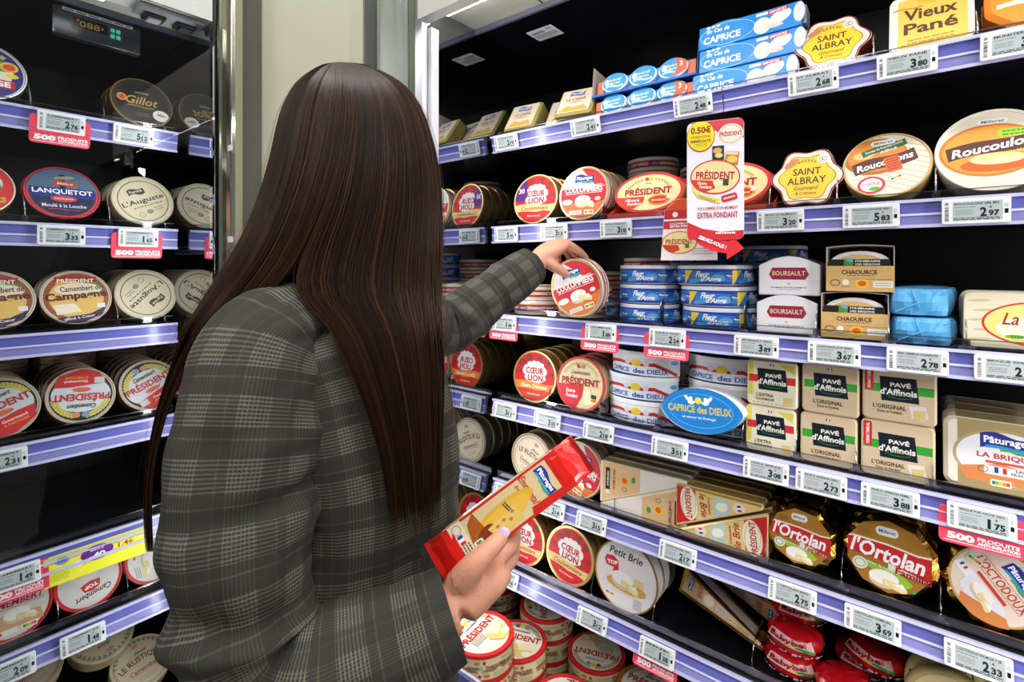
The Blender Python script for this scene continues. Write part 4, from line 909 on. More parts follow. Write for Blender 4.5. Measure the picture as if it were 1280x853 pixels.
def make_octodoux():
    a = Art(hull(58)); a.ell(0, 0, 57, 57, '#c9aa62'); a.ell(0, 0, 54, 54, '#eadbc6'); a.ell(0, 0, 53, 53, '#ecd8c8'); a.ring(10, 40, 24, 18, 1, '#b9b4b8'); a.patur(4, 32, 50)
    a.txt("L'OCTODOUX", 0, 8, 84, '#c2402f', 13, bold=.01); a.rect(0, 16.5, 84, .8, '#c2402f'); a.rect(0, -.5, 84, .8, '#c2402f'); a.rect(0, -7, 50, 5, '#d4413a', 1)
    a.poly([(-30, -12), (34, -12), (40, -30), (10, -46), (-20, -40)], '#e6e6ee'); a.poly([(-10, -46), (40, -18), (54, -24), (36, -54), (0, -56)], '#d98a4e'); a.wheel(2, -22, 26); a.rect(-36, -20, 24, 14, '#f0f0ee', 2); a.flag(-38, -18, 10); a.nutri(-40, 0, 20, 20)
    return foil_pack('gold_foil_cheese', .066, 14, .040, a)
def make_goldwedge():
    o = empty('gold_wedge_cheese_pack'); l, h, T = .19, .062, .05
    prism_obj('package', o_poly([(-l/2, -h/2), (l/2, -h/2+.004), (l/2, -h/2+.014), (-l/2, h/2)], .003, 3), T, o, [FOIL, FOIL], bev=.002)
    a = Art([(-90, -22), (92, -19), (92, -13), (-90, 20)]); a.poly([(-88, -24), (90, -24), (90, 30), (-88, 30)], '#d9b894'); a.patur(-70, 2, 26, 90); a.txt('BRIE', -48, 0, 26, '#c2683a', 10, rot=90); a.ell(-26, -6, 12, 11, '#e9dcc6'); a.rect(4, -8, 22, 16, '#e4dccf'); a.lines(4, -8, 18, 4, 3.6, '#4a4a52', 1.2, 4); a.nutri(30, -12, 16); a.lines(54, -15, 26, 2, 3, '#8a6a44', 1, 6)
    a.build('front_print', o, on_front(h/2))
    V = [(-l/2+.012, .012, h-.0005), (-l/2+.012, T-.012, h-.0005), (l/2-.02, T-.012, .0175), (l/2-.02, .012, .0175)]
    V = [(x, y, .0006+.0145+(h-.0145)*(l/2-x)/l) for x, y, z in V]; raw('top_label', V+[(x, y, z-.0005) for x, y, z in V], [(0, 3, 2, 1), (4, 5, 6, 7), (0, 1, 5, 4), (1, 2, 6, 5), (2, 3, 7, 6), (3, 0, 4, 7)], o, [mat('#a9a4a0', .35)])
    return o
def make_babybel():
    """red waxed round in a shiny printed net bag"""
    o = empty('red_netted_cheese_bag'); n, V, F = 48, [], []
    prof = [(0, 0), (.75, .001), (.96, .010), (1.03, .021), (.96, .033), (.72, .042), (0, .044)]
    for j, (r, z) in enumerate(prof):
        for k in range(n):
            t = 2*PI*k/n; cr = .0016*math.sin(9*t+j)+.003*noise.noise(Vector((math.cos(t)*2, math.sin(t)*2, j*.7)))
            V.append(((.0435*r+cr*(r > .1))*math.cos(t)*1.08, .05+(.0435*r+cr*(r > .1))*math.sin(t), z+.002*noise.noise(Vector((math.cos(t)*2.5, math.sin(t)*2.5, j+5)))))
    for j in range(len(prof)-1):
        for k in range(n): F.append((j*n+k, j*n+(k+1) % n, (j+1)*n+(k+1) % n, (j+1)*n+k))
    raw('bag', V, F, o, [mat('#c4141f', .22, coat=.8, bump=.5, bscale=60)], True)
    def f(x, y, e):                                          # wraps the front half: y 0..44 mm up
        t = -PI/2+x/.048; i = max(0, min(5, 0)); zz = max(.001, min(.043, y)); 
        for q in range(len(prof)-1):
            if prof[q][1] <= zz <= prof[q+1][1]: u = (zz-prof[q][1])/(prof[q+1][1]-prof[q][1]); r = prof[q][0]*(1-u)+prof[q+1][0]*u; break
        return ((.0468*r+.0022+e)*math.cos(t)*1.08, .05+(.0468*r+.0022+e)*math.sin(t), y*1.02)
    a = Art(); a.wave(0, 31, 84, 13, '#e9b9bd', .12); a.txt('Babybel', -4, 31.5, 66, '#a3101c', 10, bold=.03); a.poly([(0, 26), (20, 24), (44, 18), (44, 24), (20, 28), (4, 28)], '#2f9a3c'); a.ell(4, 26.5, 8, 1.6, '#e9c83a')
    for k, x in enumerate((-52, -34, -12, 10, 30, 50)): a.ell(x, 10+2*(k % 2), 4.5, 3, '#e8cfcf'); a.ell(x+8, 13, 2.4, 1.4, '#f0dede', 30)
    a.build('bag_print', o, f, slice_=5, rough=.25); return o
def make_couste():
    o = empty('round_wrapped_cheese'); n, V, F = 48, [], []; prof = [(0, 0), (.9, .002), (1, .010), (1.0, .030), (.92, .038), (.3, .040), (0, .040)]
    for j, (r, z) in enumerate(prof):
        for k in range(n): t = 2*PI*k/n; V.append((.062*r*math.cos(t), .04-z, .062+.062*r*math.sin(t)))
    for j in range(len(prof)-1):
        for k in range(n): F.append((j*n+k, j*n+(k+1) % n, (j+1)*n+(k+1) % n, (j+1)*n+k))
    raw('wrapper', V, F, o, [mat('#cdb57a', .4, bump=.5)], True)
    a = Art(hull(54)); a.ell(0, 0, 54, 54, '#d6c08a'); a.ell(4, -14, 34, 26, '#8c7f6a'); a.ell(6, -20, 18, 10, '#a8482c'); a.txt('COUSTERON', 0, -30, 90, '#2a2a22', 15, bold=.02); a.ell(-36, -6, 9, 5, '#6a9a3a', 30); a.build('front_print', o, on_front(.062)); return o
# left cooler
def a_gillot():
    a = Art(hull(56)); a.ell(0, 0, 56, 56, '#2e2c2a'); a.ring(0, 0, 53, 53, .8, '#7a6a4a')
    for k in range(24): t = math.radians(15+150*k/23); a.rect(47*math.cos(t), 47*math.sin(t), 1.6, 6, '#4c4945', 0, math.degrees(t)-90)
    a.txt('AFFINÉ', 0, 24, 26, '#c9c4ba', 5); a.txt('Gillot', 0, 4, 62, '#cfa858', 20, shear=.35, bold=0); a.wave(-4, -11, 50, 1.4, '#cfa858', .8); a.ell(-38, 6, 9, 9, '#e0a04a'); a.ell(-38, 6, 5.5, 5.5, '#c9502a'); a.ell(34, -26, 16, 14, '#e9e6e2'); a.ell(34, -24, 9, 3, '#d98a4a', -8); a.lines(0, -30, 26, 2, 5, '#8a857a', 1.2, 3); return a
def make_gillot(): return disc('round_cheese_box', .0585, .032, '#4a3f2c', '#b9975a', a_gillot(), rimw=.0014)
def make_gorge():
    a = Art(hull(56)); a.ell(0, 0, 56, 56, '#dfe0e6'); a.ell(0, 0, 54, 54, '#2c2f7c'); a.ell(-8, 4, 40, 38, '#5a9a5a'); a.poly([(-60, -4), (40, 6), (36, -14), (-60, -20)], '#e9e0c4'); a.ell(34, 16, 13, 11, '#f0c03a'); a.ell(34, 16, 9, 7, '#d9532a'); a.txt('NORMANDIE', 0, 42, 62, '#e3d93a', 8, arc=46, bold=.02)
    a.rect(0, -22, 82, 17, '#c4202c'); a.txt('GORGE', 4, -22, 62, '#ffffff', 12, bold=.03); a.ell(38, -2, 9, 5, '#e3d93a'); return disc('round_cheese_box', .0585, .032, '#6a5a48', '#c9c9d2', a, rimw=.0012)
def make_red():
    a = Art(hull(56)); a.ell(0, 0, 56, 56, '#d62c34'); a.ell(10, 10, 32, 26, '#e4cfc4'); a.ell(28, 2, 12, 8, '#4a8a4a'); a.txt('NORMAND', 0, 26, 70, '#f2e6e0', 12, bold=.02); a.wave(10, -24, 70, 12, '#c9a23a', .2); a.lines(14, -24, 50, 1, 4, '#7a1a1e', 3, 5); return disc('round_cheese_box', .0585, .032, '#7a5a48', '#c9b9a2', a, rimw=.0012)
def make_lanquetot():
    a = Art(hull(57)); a.ell(0, 0, 57, 57, '#cf3a44'); a.ell(0, 0, 53.5, 53.5, '#20264e'); a.poly([(-57, 6), (57, 6), (57, 57), (-57, 57)], '#5a7690'); a.rect(0, 16, 9, 54, '#1c2234'); a.ell(4, 36, 17, 4, '#a9a27a', 8); a.wave(4, 22, 38, 11, '#d24a44', .15); a.txt('Maître', 4, 22, 26, '#f0d9d4', 5, shear=.2); a.rect(0, 0, 104, 22, '#26368a')
    a.txt('LANQUETOT', 0, 2, 96, '#ffffff', 13, bold=.02); a.ell(0, -14, 21, 7, '#d24a44'); a.lines(0, -14, 30, 1, 3, '#f0d9d4', 2.4, 3); a.txt('Moulé à la Louche', 0, -30, 70, '#e6e6ee', 8, bold=.01); a.wave(0, -39, 50, 1.2, '#d24a44', 1); return disc('round_cheese_box', .0600, .032, '#3a3430', '#cf3a44', a, rimw=.0012, metalrim=False)
def make_auguste():
    a = Art(hull(56)); a.ell(0, 0, 56, 56, '#ddd0b2'); a.ring(0, 0, 49, 49, 1.6, '#3a342c'); a.at(0, 0, 24); a.txt("L'Auguste", 0, 0, 88, '#3a342c', 15, bold=.01); a.wave(-4, 24, 34, 13, '#4a4238', .2); a.txt('Ferme', -4, 25, 26, '#e0d4b8', 7); a.lines(4, -12, 62, 1, 3, '#6a6052', 2, 4); a.ell(0, -27, 7, 5, '#9a8f78'); a.lines(20, -24, 20, 2, 5, '#6a6052', 1.4, 5); a.ring(-18, -30, 6, 6, 1, '#8a7f68')
    a.at(); return disc('round_cheese_box', .0585, .030, '#a5977c', '#cfc2a4', a, rimw=.0012, metalrim=False)
def make_campagne():
    a = Art(hull(56)).at(0, 0, 0, .975); a.ell(0, 0, 57, 57, '#e0d6cc'); a.ell(0, 0, 55, 55, '#9c5a34'); a.ell(0, -2, 46, 44, '#e7c06a'); a.ell(24, 22, 22, 14, '#3f9a4e', -30); a.ell(-14, 34, 20, 9, '#e8a93a'); a.ell(4, 18, 40, 14, '#efe3c8'); a.poly([(-40, -16), (-4, -14), (6, -32), (-34, -38)], '#efe6cc'); a.poly([(0, -18), (44, -10), (40, -32), (10, -34)], '#e4bf62')
    a.poly([(-44, -46), (20, -38), (50, -22), (40, -42), (0, -60)], '#3f2a4e'); a.txt('affiné à Cœur', 2, -45, 52, '#e6dfe6', 6, rot=8); a.rect(40, -20, 14, 10, '#e6e8ea', 1)
    a.wave(0, 40, 70, 12, '#b3241f', .1); a.president(0, 38, 62, h=11, c='#fff4e0'); a.txt('Camembert de', 8, 20, 70, '#5a1f1c', 12, bold=.01, rot=4); a.txt('Campagne', 0, 2, 104, '#6b1f1c', 22, bold=.03, rot=5); return disc('round_cheese_box', .0578, .030, '#8a6a4c', '#cfc0ae', a, rimw=.0010, metalrim=False)
def make_prescam():
    a = Art(hull(55)).at(0, 0, 0, .965); a.ell(0, 0, 57, 57, '#c9b9a4'); a.ell(0, 0, 54.5, 54.5, '#1f221f'); a.ell(0, -2, 51, 38, '#d3d6d8'); a.laurel(47, 15, 75, 9, '#ccc05a', ky=.95, l=9); a.laurel(47, 165, 105, 9, '#ccc05a', ky=.95, l=9); a.ell(-8, 42, 7, 6, '#7a9ac4'); a.ell(8, 42, 7, 6, '#d98a5a'); a.txt('Camembert', 0, 24, 50, '#3a3c3a', 10, shear=.35)
    a.president(0, 6, 98, h=19, c='#c22a2c'); a.ell(0, -12, 16, 5, '#d9693a'); a.poly([(-42, -26), (20, -18), (48, -18), (40, -42), (0, -58), (-30, -50)], '#cf2a2e'); a.txt('Gourmand', 10, -30, 40, '#f4e6dc', 6); a.txt('À PARTAGER', 10, -38, 40, '#f0a83a', 6); a.rect(-30, -32, 18, 13, '#c9ccd2', 1); return disc('round_cheese_box', .0572, .030, '#7c6450', '#c9b59c', a, rimw=.0012, metalrim=False)
def make_top():
    a = Art(hull(54.5)).at(0, 0, 0, .955); a.ell(0, 0, 57, 57, '#cf3a3a'); a.ell(0, 0, 53.5, 53.5, '#e6e1dc'); a.txt('Camembert', 0, 30, 64, '#2c2a2c', 12, shear=.3); a.poly([(-14, 20), (0, 24), (14, 20), (18, 6), (0, 2), (-18, 6)], '#d4372f'); a.txt('TOP', 0, 13, 24, '#ffffff', 8, bold=.04); a.wheel(2, -12, 34); a.nutri(-22, -38, 22); a.lines(18, -38, 26, 3, 4, '#6a6866', 1.2, 3); return disc('round_cheese_box', .0565, .034, '#bfbcba', '#cf3a3a', a, rimw=.0022, metalrim=False)
def make_cam():
    a = Art(hull(54.5)).at(0, 0, 0, .955); a.ell(0, 0, 57, 57, '#cf3434'); a.ell(0, 0, 53.5, 53.5, '#e2dcd6'); a.patur(0, 34, 48); a.txt('CAMEMBERT', 0, 12, 92, '#b8322c', 13, bold=.02, shear=.15); a.rect(0, 21, 92, .8, '#b8322c'); a.rect(0, 3, 92, .8, '#b8322c'); a.poly([(-54, -16), (-10, -6), (40, -14), (44, -36), (-40, -36)], '#d9a87c'); a.wheel(4, -12, 32); a.rect(-14, -40, 36, 10, '#f0eeea', 1); a.flag(-24, -40, 10); a.nutri(22, -40, 24); return disc('round_cheese_box', .0565, .034, '#bdb8b4', '#cf3434', a, rimw=.0022, metalrim=False)
def make_rustl():
    a = a_rust('#dccdae', 58, 'Camembert'); a.laurel(50, 20, 160, 14, '#5a8a6a', l=5); return disc('round_cheese_box', .0595, .032, '#9a8a68', '#c9b98f', a, rimw=.0012, metalrim=False)
def make_cambox(): 
    a = Art(hull(57)); a.ell(0, 0, 56, 56, '#b9a184'); s = Art()
    for k in range(-3, 4): s.txt('Camembert', 60*k, 0, 40, '#a34a44', 6, shear=.3); s.president(60*k+30, -8, 30, h=5, c='#a34a44')
    return disc('round_cheese_box', .059, .034, '#b39a7c', '#8a6a4c', a, s, rimw=.001, metalrim=False)
for fn, z in ((make_lion, .0665), (make_coul, .068), (make_fleur, .070), (make_fleur_wide, .068), (make_caprice, .045), (make_presbox, .074), (make_presbrown, .080), (make_cambox, .059), (make_lion_plain, .069)): fn.zc = z

# ------------------------------------------------------------------ stocking the shelves
F0, F1, F2, F3, F4, F5 = [t-.0015 for t in RT[:6]]; Y0 = RY+.032
G = 'round boxes standing in rows on the cooler shelves'
# top shelf
put(make_carre, pose('R', -.858, Y0+.005, F0, 34, 4, 0, 0, .045), 'small square gold-edged cheese pack nearest the mirror wall on the top shelf', 'gold-edged square packs on the top shelf')
put(make_carre, pose('R', -.747, Y0+.045, F0, 34, 8, 0, 0, .045), 'small square gold-edged cheese pack half hidden behind its tilted neighbour, top shelf', 'gold-edged square packs on the top shelf')
put(make_carre, pose('R', -.680, Y0-.004, F0+.004, 36, 8, 0, 0, .045), 'gold-edged square cheese pack beside the scalloped blue packs, top shelf', 'gold-edged square packs on the top shelf')
put(make_tray, pose('R', -.508, Y0+.02, F0+.005, 8, 0, 0, 0, .09), 'two-level blue carton tray holding scalloped blue packs on the top shelf', None, 'tray')
put(make_aperitif, pose('R', -.508, Y0+.021, F0+.0058, 8, 0, 0, 0, .09), 'blue pack with three scalloped rounds on the lower level of carton tray', 'blue scalloped packs in the carton tray')
put(make_aperitif, pose('R', -.508, Y0+.0285, F0+.0575, 8, 0, 0, 0, .09), 'blue pack with three scalloped rounds on the upper level of carton tray', 'blue scalloped packs in the carton tray')
for k, (dx, dz, dy, nm) in enumerate(((0, 0, 0, 'lowest'), (.012, .0515, .006, 'middle'), (.010, .103, .012, 'topmost'))):
    put(make_caprice_carton, pose('R', -.289+dx, Y0+dy+.01, F0+dz+.002, 7, 0, 0, 0, .055), f'long blue cheese carton, {nm} of the stack of three, top shelf', 'long blue cartons stacked on the top shelf')
row(make_albray, 'R', -.131, Y0, F0, 2, .030, 22, .055, 'red-edged flower-shaped cheese box', 'below the ceiling, top shelf', 'flower-shaped boxes', yaw=4)
row(make_pane, 'R', .008, Y0, F0, 3, .034, 18, .055, 'square cream and yellow cheese pack', 'on the top shelf', 'square yellow packs on the top shelf', jit=3)
row(make_munster, 'R', .128, Y0, F0, 2, .04, 18, .055, 'orange octagonal cheese pack', 'at the right end of top shelf', 'orange octagonal packs')
# second shelf
row(make_lion_promo, 'R', -.800, Y0, F1, 4, .034, 10, .0665, 'red gold-rimmed round cheese box with purple corner', 'second shelf', G, yaw=4)
row(make_coul, 'R', -.655, Y0, F1, 4, .036, 10, .068, 'red and white round cheese box with cheese picture', 'second shelf', G)
put(make_redtray, pose('R', -.402, Y0-.004, F1+.002), 'low orange-red carton tray under the oval cheese boxes, second shelf', None, 'tray')
row(make_oval, 'R', -.490, Y0+.008, F1+.006, 3, .034, 14, .049, 'oval cream and red cheese box left of sign', 'second shelf', 'oval boxes in the red tray')
row(make_oval, 'R', -.316, Y0+.008, F1+.006, 3, .034, 14, .049, 'oval cream and red cheese box behind hanging sign', 'second shelf', 'oval boxes in the red tray')
pile(make_coul, 'R', -.60, 1.385, F1, 5, .036, 'red round cheese box lying flat,', 'rear of second shelf', 'flat stacked red boxes')
pile(make_coul, 'R', -.45, 1.39, F1, 4, .036, 'red round cheese box lying flat behind oval boxes,', 'second shelf', 'flat stacked red boxes')
row(make_albray, 'R', -.172, Y0, F1, 2, .030, 14, .055, 'red-edged flower-shaped cheese box', 'second shelf', 'flower-shaped boxes')
row(make_rouc, 'R', -.052, Y0, F1, 2, .032, 22, .063, 'round cream ridged cheese pack with orange sticker', 'second shelf', 'round cream packs on the second shelf', roll=-6)
row(make_rouc2, 'R', .085, Y0, F1, 2, .034, 18, .0705, 'round white cheese pack with brown banner', 'second shelf', 'round cream packs on the second shelf')
# third shelf
pile(make_coul, 'R', -.832, 1.155, F2, 2, .036, 'red round cheese box lying flat by mirror wall,', 'third shelf', 'flat stacked red boxes', yaws=[-30, -24])
pile(make_coul, 'R', -.688, 1.160, F2, 2, .036, 'red round cheese box lying flat behind held box,', 'third shelf', 'flat stacked red boxes', yaws=[-12, -20])
pile(make_coul, 'R', -.745, 1.335, F2, 3, .036, 'red round cheese box lying flat,', 'rear left of third shelf', 'flat stacked red boxes')
pile(make_coul, 'R', -.600, 1.36, F2, 4, .036, 'red round cheese box lying flat,', 'rear of third shelf', 'flat stacked red boxes', yaws=[-10, -5, -12, -8])
pile(make_fleur, 'R', -.507, Y0+.072, F2, 3, .042, 'blue banded round cheese box,', 'third shelf', 'blue banded boxes on the third shelf', yaws=[8, 8, 6])
pile(make_fleur, 'R', -.450, 1.32, F2, 4, .042, 'blue banded round cheese box,', 'rear of third shelf', 'blue banded boxes on the third shelf', yaws=[8, 8, 6, 10])
pile(make_fleur_wide, 'R', -.352, Y0+.072, F2, 3, .042, 'blue banded box with yellow corner,', 'third shelf', 'blue banded boxes on the third shelf', yaws=[4, 4, 2], dxs=[.006, .002, -.006])
pile(make_fleur_wide, 'R', -.285, 1.33, F2, 4, .042, 'blue banded box with yellow corner,', 'rear of third shelf', 'blue banded boxes on the third shelf')
for k, nm in enumerate(('lower', 'upper')):
    put(make_boursault, pose('R', -.206+.004*k, Y0+.012, F2+.0025+.0735*k, 1, 3), f'{nm} white domed cheese pack with raspberry label on the third shelf', 'white domed packs on the third shelf')
    put(make_boursault, pose('R', -.204, Y0+.106, F2+.0025+.0735*k, 1, 2), f'{nm} white domed cheese pack standing behind the front pair on third shelf', 'white domed packs on the third shelf')
    put(make_chaource, pose('R', -.097+.008*k, Y0+.004, F2+.0035+.0835*k, 2, 2), f'{nm} kraft sleeve pack with open window and white cheese, third shelf', 'kraft sleeve packs on the third shelf')
    put(make_bluepaper, pose('R', .000-.004*k, Y0, F2+.0005+.048*k, 0, 4), f'{nm} cheese wrapped in light blue paper on the third shelf', 'blue paper wrapped cheeses')
    put(make_bluepaper, pose('R', .010, Y0+.10, F2+.0005+.048*k, 0, 14), f'{nm} rear cheese wrapped in light blue paper on the third shelf', 'blue paper wrapped cheeses')
row(make_labrique, 'R', .118, Y0, F2, 4, .030, 6, .043, 'rectangular cream cheese pack with yellow oval', 'third shelf', 'rectangular packs on the third shelf', jit=4)
# fourth shelf
row(make_lion, 'R', -.800, Y0, F3, 5, .034, 6, .0665, 'red and orange gold-rimmed round cheese box', 'fourth shelf', G, yaw=3)
row(make_president, 'R', -.660, Y0, F3, 4, .034, 6, .0665, 'cream round cheese box with red border', 'fourth shelf', G, yaw=2)
pile(make_lion_plain, 'R', -.80, 1.405, F3, 4, .036, 'gold-sided round cheese box lying flat,', 'rear left of fourth shelf', 'flat stacked gold boxes')
pile(make_lion_plain, 'R', -.645, 1.405, F3, 4, .036, 'gold-sided round cheese box lying flat,', 'rear of fourth shelf', 'flat stacked gold boxes')
pile(make_caprice, 'R', -.512, Y0+.05, F3, 3, .053, 'white almond-shaped cheese box left of the leaning one,', 'fourth shelf', 'almond-shaped boxes', yaws=[2, 3, -2], dxs=[-.002, -.004, .002])
pile(make_caprice, 'R', -.335, Y0+.085, F3, 3, .053, 'white almond-shaped cheese box behind the leaning one,', 'fourth shelf', 'almond-shaped boxes', yaws=[2, 1, 1])
pile(make_caprice, 'R', -.50, 1.33, F3, 3, .053, 'white almond-shaped cheese box,', 'rear of fourth shelf', 'almond-shaped boxes')
put(make_caprice, pose('R', -.358, RY+.006, F3+.021, 0, -3, -4, .045) @ Matrix.Rotation(math.radians(-4), 4, 'X'), 'blue almond-shaped cheese box standing on edge and leaning over the fourth rail', 'almond-shaped boxes')
for k, nm in enumerate(('lower', 'upper')):
    for j, d in enumerate(('front', 'second')):
        put(make_pave_extra, pose('R', -.232+.003*k, Y0+j*.047, F3+.0005+.0905*k, 2), f'{nm} square cheese pack with red band, {d} in its row, fourth shelf', 'square packs stacked on the fourth shelf')
        put(make_pave, pose('R', -.136+.003*k, Y0+j*.047, F3+.0005+.0925*k, 2), f'{nm} small beige cheese pack with green band, {d} in row, fourth shelf', 'square packs stacked on the fourth shelf')
        put(make_pave_family, pose('R', -.036+.002*k, Y0+j*.047, F3+.0005+.0975*k, 2), f'{nm} large beige pack with green band and red tab, {d} in row', 'square packs stacked on the fourth shelf')
row(make_brique, 'R', .092, Y0, F3, 4, .052, 12, .054, 'rectangular cream cheese pack with white oval label', 'fourth shelf', 'rectangular packs on the fourth shelf')
# fifth shelf
row(make_rust, 'R', -.813, Y0, F4, 6, .034, 6, .063, 'cream round cheese box with brown lettering', 'fifth shelf', G, roll=24)
row(make_coul, 'R', -.668, Y0, F4, 7, .036, 6, .068, 'red and white round cheese box with cheese picture', 'fifth shelf', G, roll=20)
for j in range(4):
    y = Y0+j*.0335
    put(make_wedge_beige, pose('R', -.4985, y, F4+.018, 3, 2), f'beige wedge cheese pack pointing right, {ORD[j]} in row, fifth shelf', 'beige wedge packs')
    put(make_wedge_beige, pose('R', -.4985, y, F4+.002, 3, 2, 180, .050), f'beige wedge cheese pack pointing left, {ORD[j]} in row, fifth shelf', 'beige wedge packs')
    put(make_wedge_red, pose('R', -.331, y, F4+.020, 3, 2), f'red-ended wedge cheese pack pointing right, {ORD[j]} in row, fifth shelf', 'red-ended wedge packs')
    put(make_wedge_red, pose('R', -.322, y, F4+.002, 3, 2, 180, .046), f'red-ended wedge cheese pack pointing left, {ORD[j]} in row, fifth shelf', 'red-ended wedge packs')
row(make_ortolan, 'R', -.182, Y0, F4+.004, 3, .042, 8, .056, 'smaller gold foil cheese with red banner', 'fifth shelf', 'gold foil cheeses on the fifth shelf', jit=3)
row(make_ortolan_family, 'R', -.048, Y0, F4+.004, 3, .046, 8, .063, 'larger gold foil cheese with red banner', 'fifth shelf', 'gold foil cheeses on the fifth shelf', jit=3)
row(make_octodoux, 'R', .088, Y0, F4+.006, 3, .044, 10, .064, 'gold foil cheese with pale round label turned sideways', 'fifth shelf', 'gold foil cheeses on the fifth shelf', roll=52)
# sixth shelf
row(make_lion_plain, 'R', -.838, Y0, F5, 4, .036, 6, .069, 'red gold-rimmed round cheese box nearest mirror wall', 'sixth shelf', G)
row(make_lion_plain, 'R', -.694, Y0, F5, 4, .036, 9, .069, 'red gold-rimmed round cheese box by clear divider', 'sixth shelf', G, roll=8)
row(make_petit, 'R', -.540, Y0, F5, 3, .034, 6, .0785, 'large white cheese wheel with gold edge', 'sixth shelf', 'white wheels on the sixth shelf', roll=4)
put(make_goldwedge, Matrix.Translation((-.345, Y0+.045, CZ+F5+.046)) @ Matrix.Rotation(math.radians(-12), 4, 'Z') @ Matrix.Rotation(math.radians(10), 4, 'Y') @ Matrix.Rotation(math.radians(-10), 4, 'X'), 'gold wedge cheese pack tipped over in front on the sixth shelf', 'gold wedge packs on the sixth shelf')
put(make_goldwedge, Matrix.Translation((-.325, Y0+.118, CZ+F5+.052)) @ Matrix.Rotation(math.radians(-12), 4, 'Z') @ Matrix.Rotation(math.radians(186), 4, 'Y') @ Matrix.Translation((0, 0, -.052)) @ Matrix.Rotation(math.radians(-6), 4, 'X'), 'gold wedge cheese pack lying turned behind the tipped one, sixth shelf', 'gold wedge packs on the sixth shelf')
for k, (x, y, z, ya, tl, lb) in enumerate([(-.200, Y0+.01, .005, 6, 0, 'lower front'), (-.203, Y0+.012, .050, -4, 0, 'upper front'), (-.188, Y0+.075, .075, 20, 4, 'topmost rear'), (-.190, Y0+.11, .002, 20, 0, 'lowest rear'),
        (-.090, Y0-.002, .009, 30, 0, 'lower right'), (-.088, Y0+.06, .050, -20, 4, 'upper right'), (-.085, Y0+.10, .006, 10, 0, 'low right rear')]):
    put(make_babybel, Matrix.Translation((x, y, CZ+F5+z)) @ Matrix.Rotation(math.radians(ya), 4, 'Z') @ Matrix.Rotation(math.radians(-tl), 4, 'X'), f'shiny red netted cheese bag, {lb} of the heap on the sixth shelf', 'red netted bags on the sixth shelf')
row(make_couste, 'R', .034, Y0, F5, 2, .042, 14, .062, 'round beige wrapped cheese upside down', 'sixth shelf', 'beige wrapped cheeses', roll=165)
# lowest deck
DK = -1.13
s = empty('cooler_shelf', 'lowest deep deck with its own forward rail holding stacked tall round boxes', 'shelf')
boxo('shelf_board', MX+.002, XE-.01, .846, 1.50, CZ+DK-.03, CZ+DK-.001, mat('#15161a', .32), s); boxo('front_panel', MX+.072, XE-.01, .778, .784, CZ-1.16, CZ-.858, LAV, s, .001)
boxo('rail_band', MX+.075, XE-.01, .7765, .7785, CZ-.882, CZ-.866, LAVD, s); boxo('rail_band', MX+.075, XE-.01, .7765, .7785, CZ-.902, CZ-.886, LAVV, s)
P = 'tall round boxes stacked on the lowest deck'
nm5 = ['lowest', 'second', 'third', 'fourth', 'topmost']
pile(make_presbox, 'R', -.793, .872, DK, 5, .055, 'red-rimmed tall round box,', 'highest stack, lowest deck', P, yaws=[10, 30, -10, 70, 96])
pile(make_presbox, 'R', -.812, 1.03, DK, 3, .055, 'red-rimmed tall round box behind the highest stack,', 'lowest deck', P, yaws=[0, 40, 20])
pile(make_presbox, 'R', -.832, 1.19, DK, 3, .055, 'red-rimmed tall round box in rear corner,', 'lowest deck', P, yaws=[0, 10, 130])
pile(make_presbox, 'R', -.655, 1.012, DK, 2, .055, 'red-rimmed tall round box right of highest stack,', 'lowest deck', P, yaws=[0, -62])
pile(make_presbox, 'R', -.672, 1.19, DK, 2, .055, 'red-rimmed tall round box under the sixth rail,', 'lowest deck', P, yaws=[0, -160])
pile(make_presbrown, 'R', -.510, 1.165, DK, 2, .055, 'brown-rimmed tall round box under the red tag,', 'lowest deck', P, yaws=[0, 5])
pile(make_presbrown, 'R', -.492, .99, DK, 2, .055, 'brown-rimmed tall round box at the front,', 'lowest deck', P, yaws=[0, 20])
# left cooler
def L(fn, al, top, n, T, tilt, zc, desc, where, roll=0): row(fn, 'L', al, LX-.032, LT[top]-.0015, n, T, tilt, zc, desc, where, 'round boxes in the left cooler', roll)
L(make_gillot, .378, 0, 3, .032, 16, .0585, 'black gold-lettered round cheese box', 'top shelf, left cooler')
L(make_gorge, .128, 0, 2, .032, 16, .0585, 'blue and green round box with red banner', 'left cooler')
L(make_red, .112, 1, 2, .032, 22, .0585, 'bright red round cheese box cut by frame', 'left cooler')
L(make_lanquetot, .243, 1, 2, .032, 24, .060, 'navy round cheese box with red ring', 'left cooler')
L(make_auguste, .381, 1, 4, .030, 18, .0585, 'cream round box with black lettering', 'second shelf, left cooler')
L(make_campagne, .142, 2, 3, .030, 20, .0578, 'brown-edged round box cut by frame', 'third shelf, left cooler')
L(make_campagne, .264, 2, 3, .030, 20, .0578, 'brown-edged round box with meadow picture', 'left cooler')
L(make_auguste, .387, 2, 6, .030, 20, .0585, 'cream round box upside down', 'third shelf, left cooler', roll=-200)
L(make_prescam, .150, 3, 4, .030, 22, .0572, 'black-rimmed laurel round box cut by frame', 'left cooler', roll=-20)
L(make_prescam, .272, 3, 5, .030, 22, .0572, 'black-rimmed laurel round box upside down', 'left cooler', roll=186)
L(make_prescam, .394, 3, 5, .030, 22, .0572, 'black-rimmed laurel round box nearest mirror', 'left cooler', roll=-24)
for k, al in enumerate((.165, .29, .415)): pile(make_cambox, 'L', al, -1.64, LT[3]+.0005, 5, .0328, 'tan round cheese box lying flat,', ('rear left', 'rear middle', 'rear right')[k]+' of left cooler', 'flat tan boxes')
L(make_cam, .168, 5, 3, .034, 14, .0565, 'red-edged round box with blue wavy logo', 'left cooler')
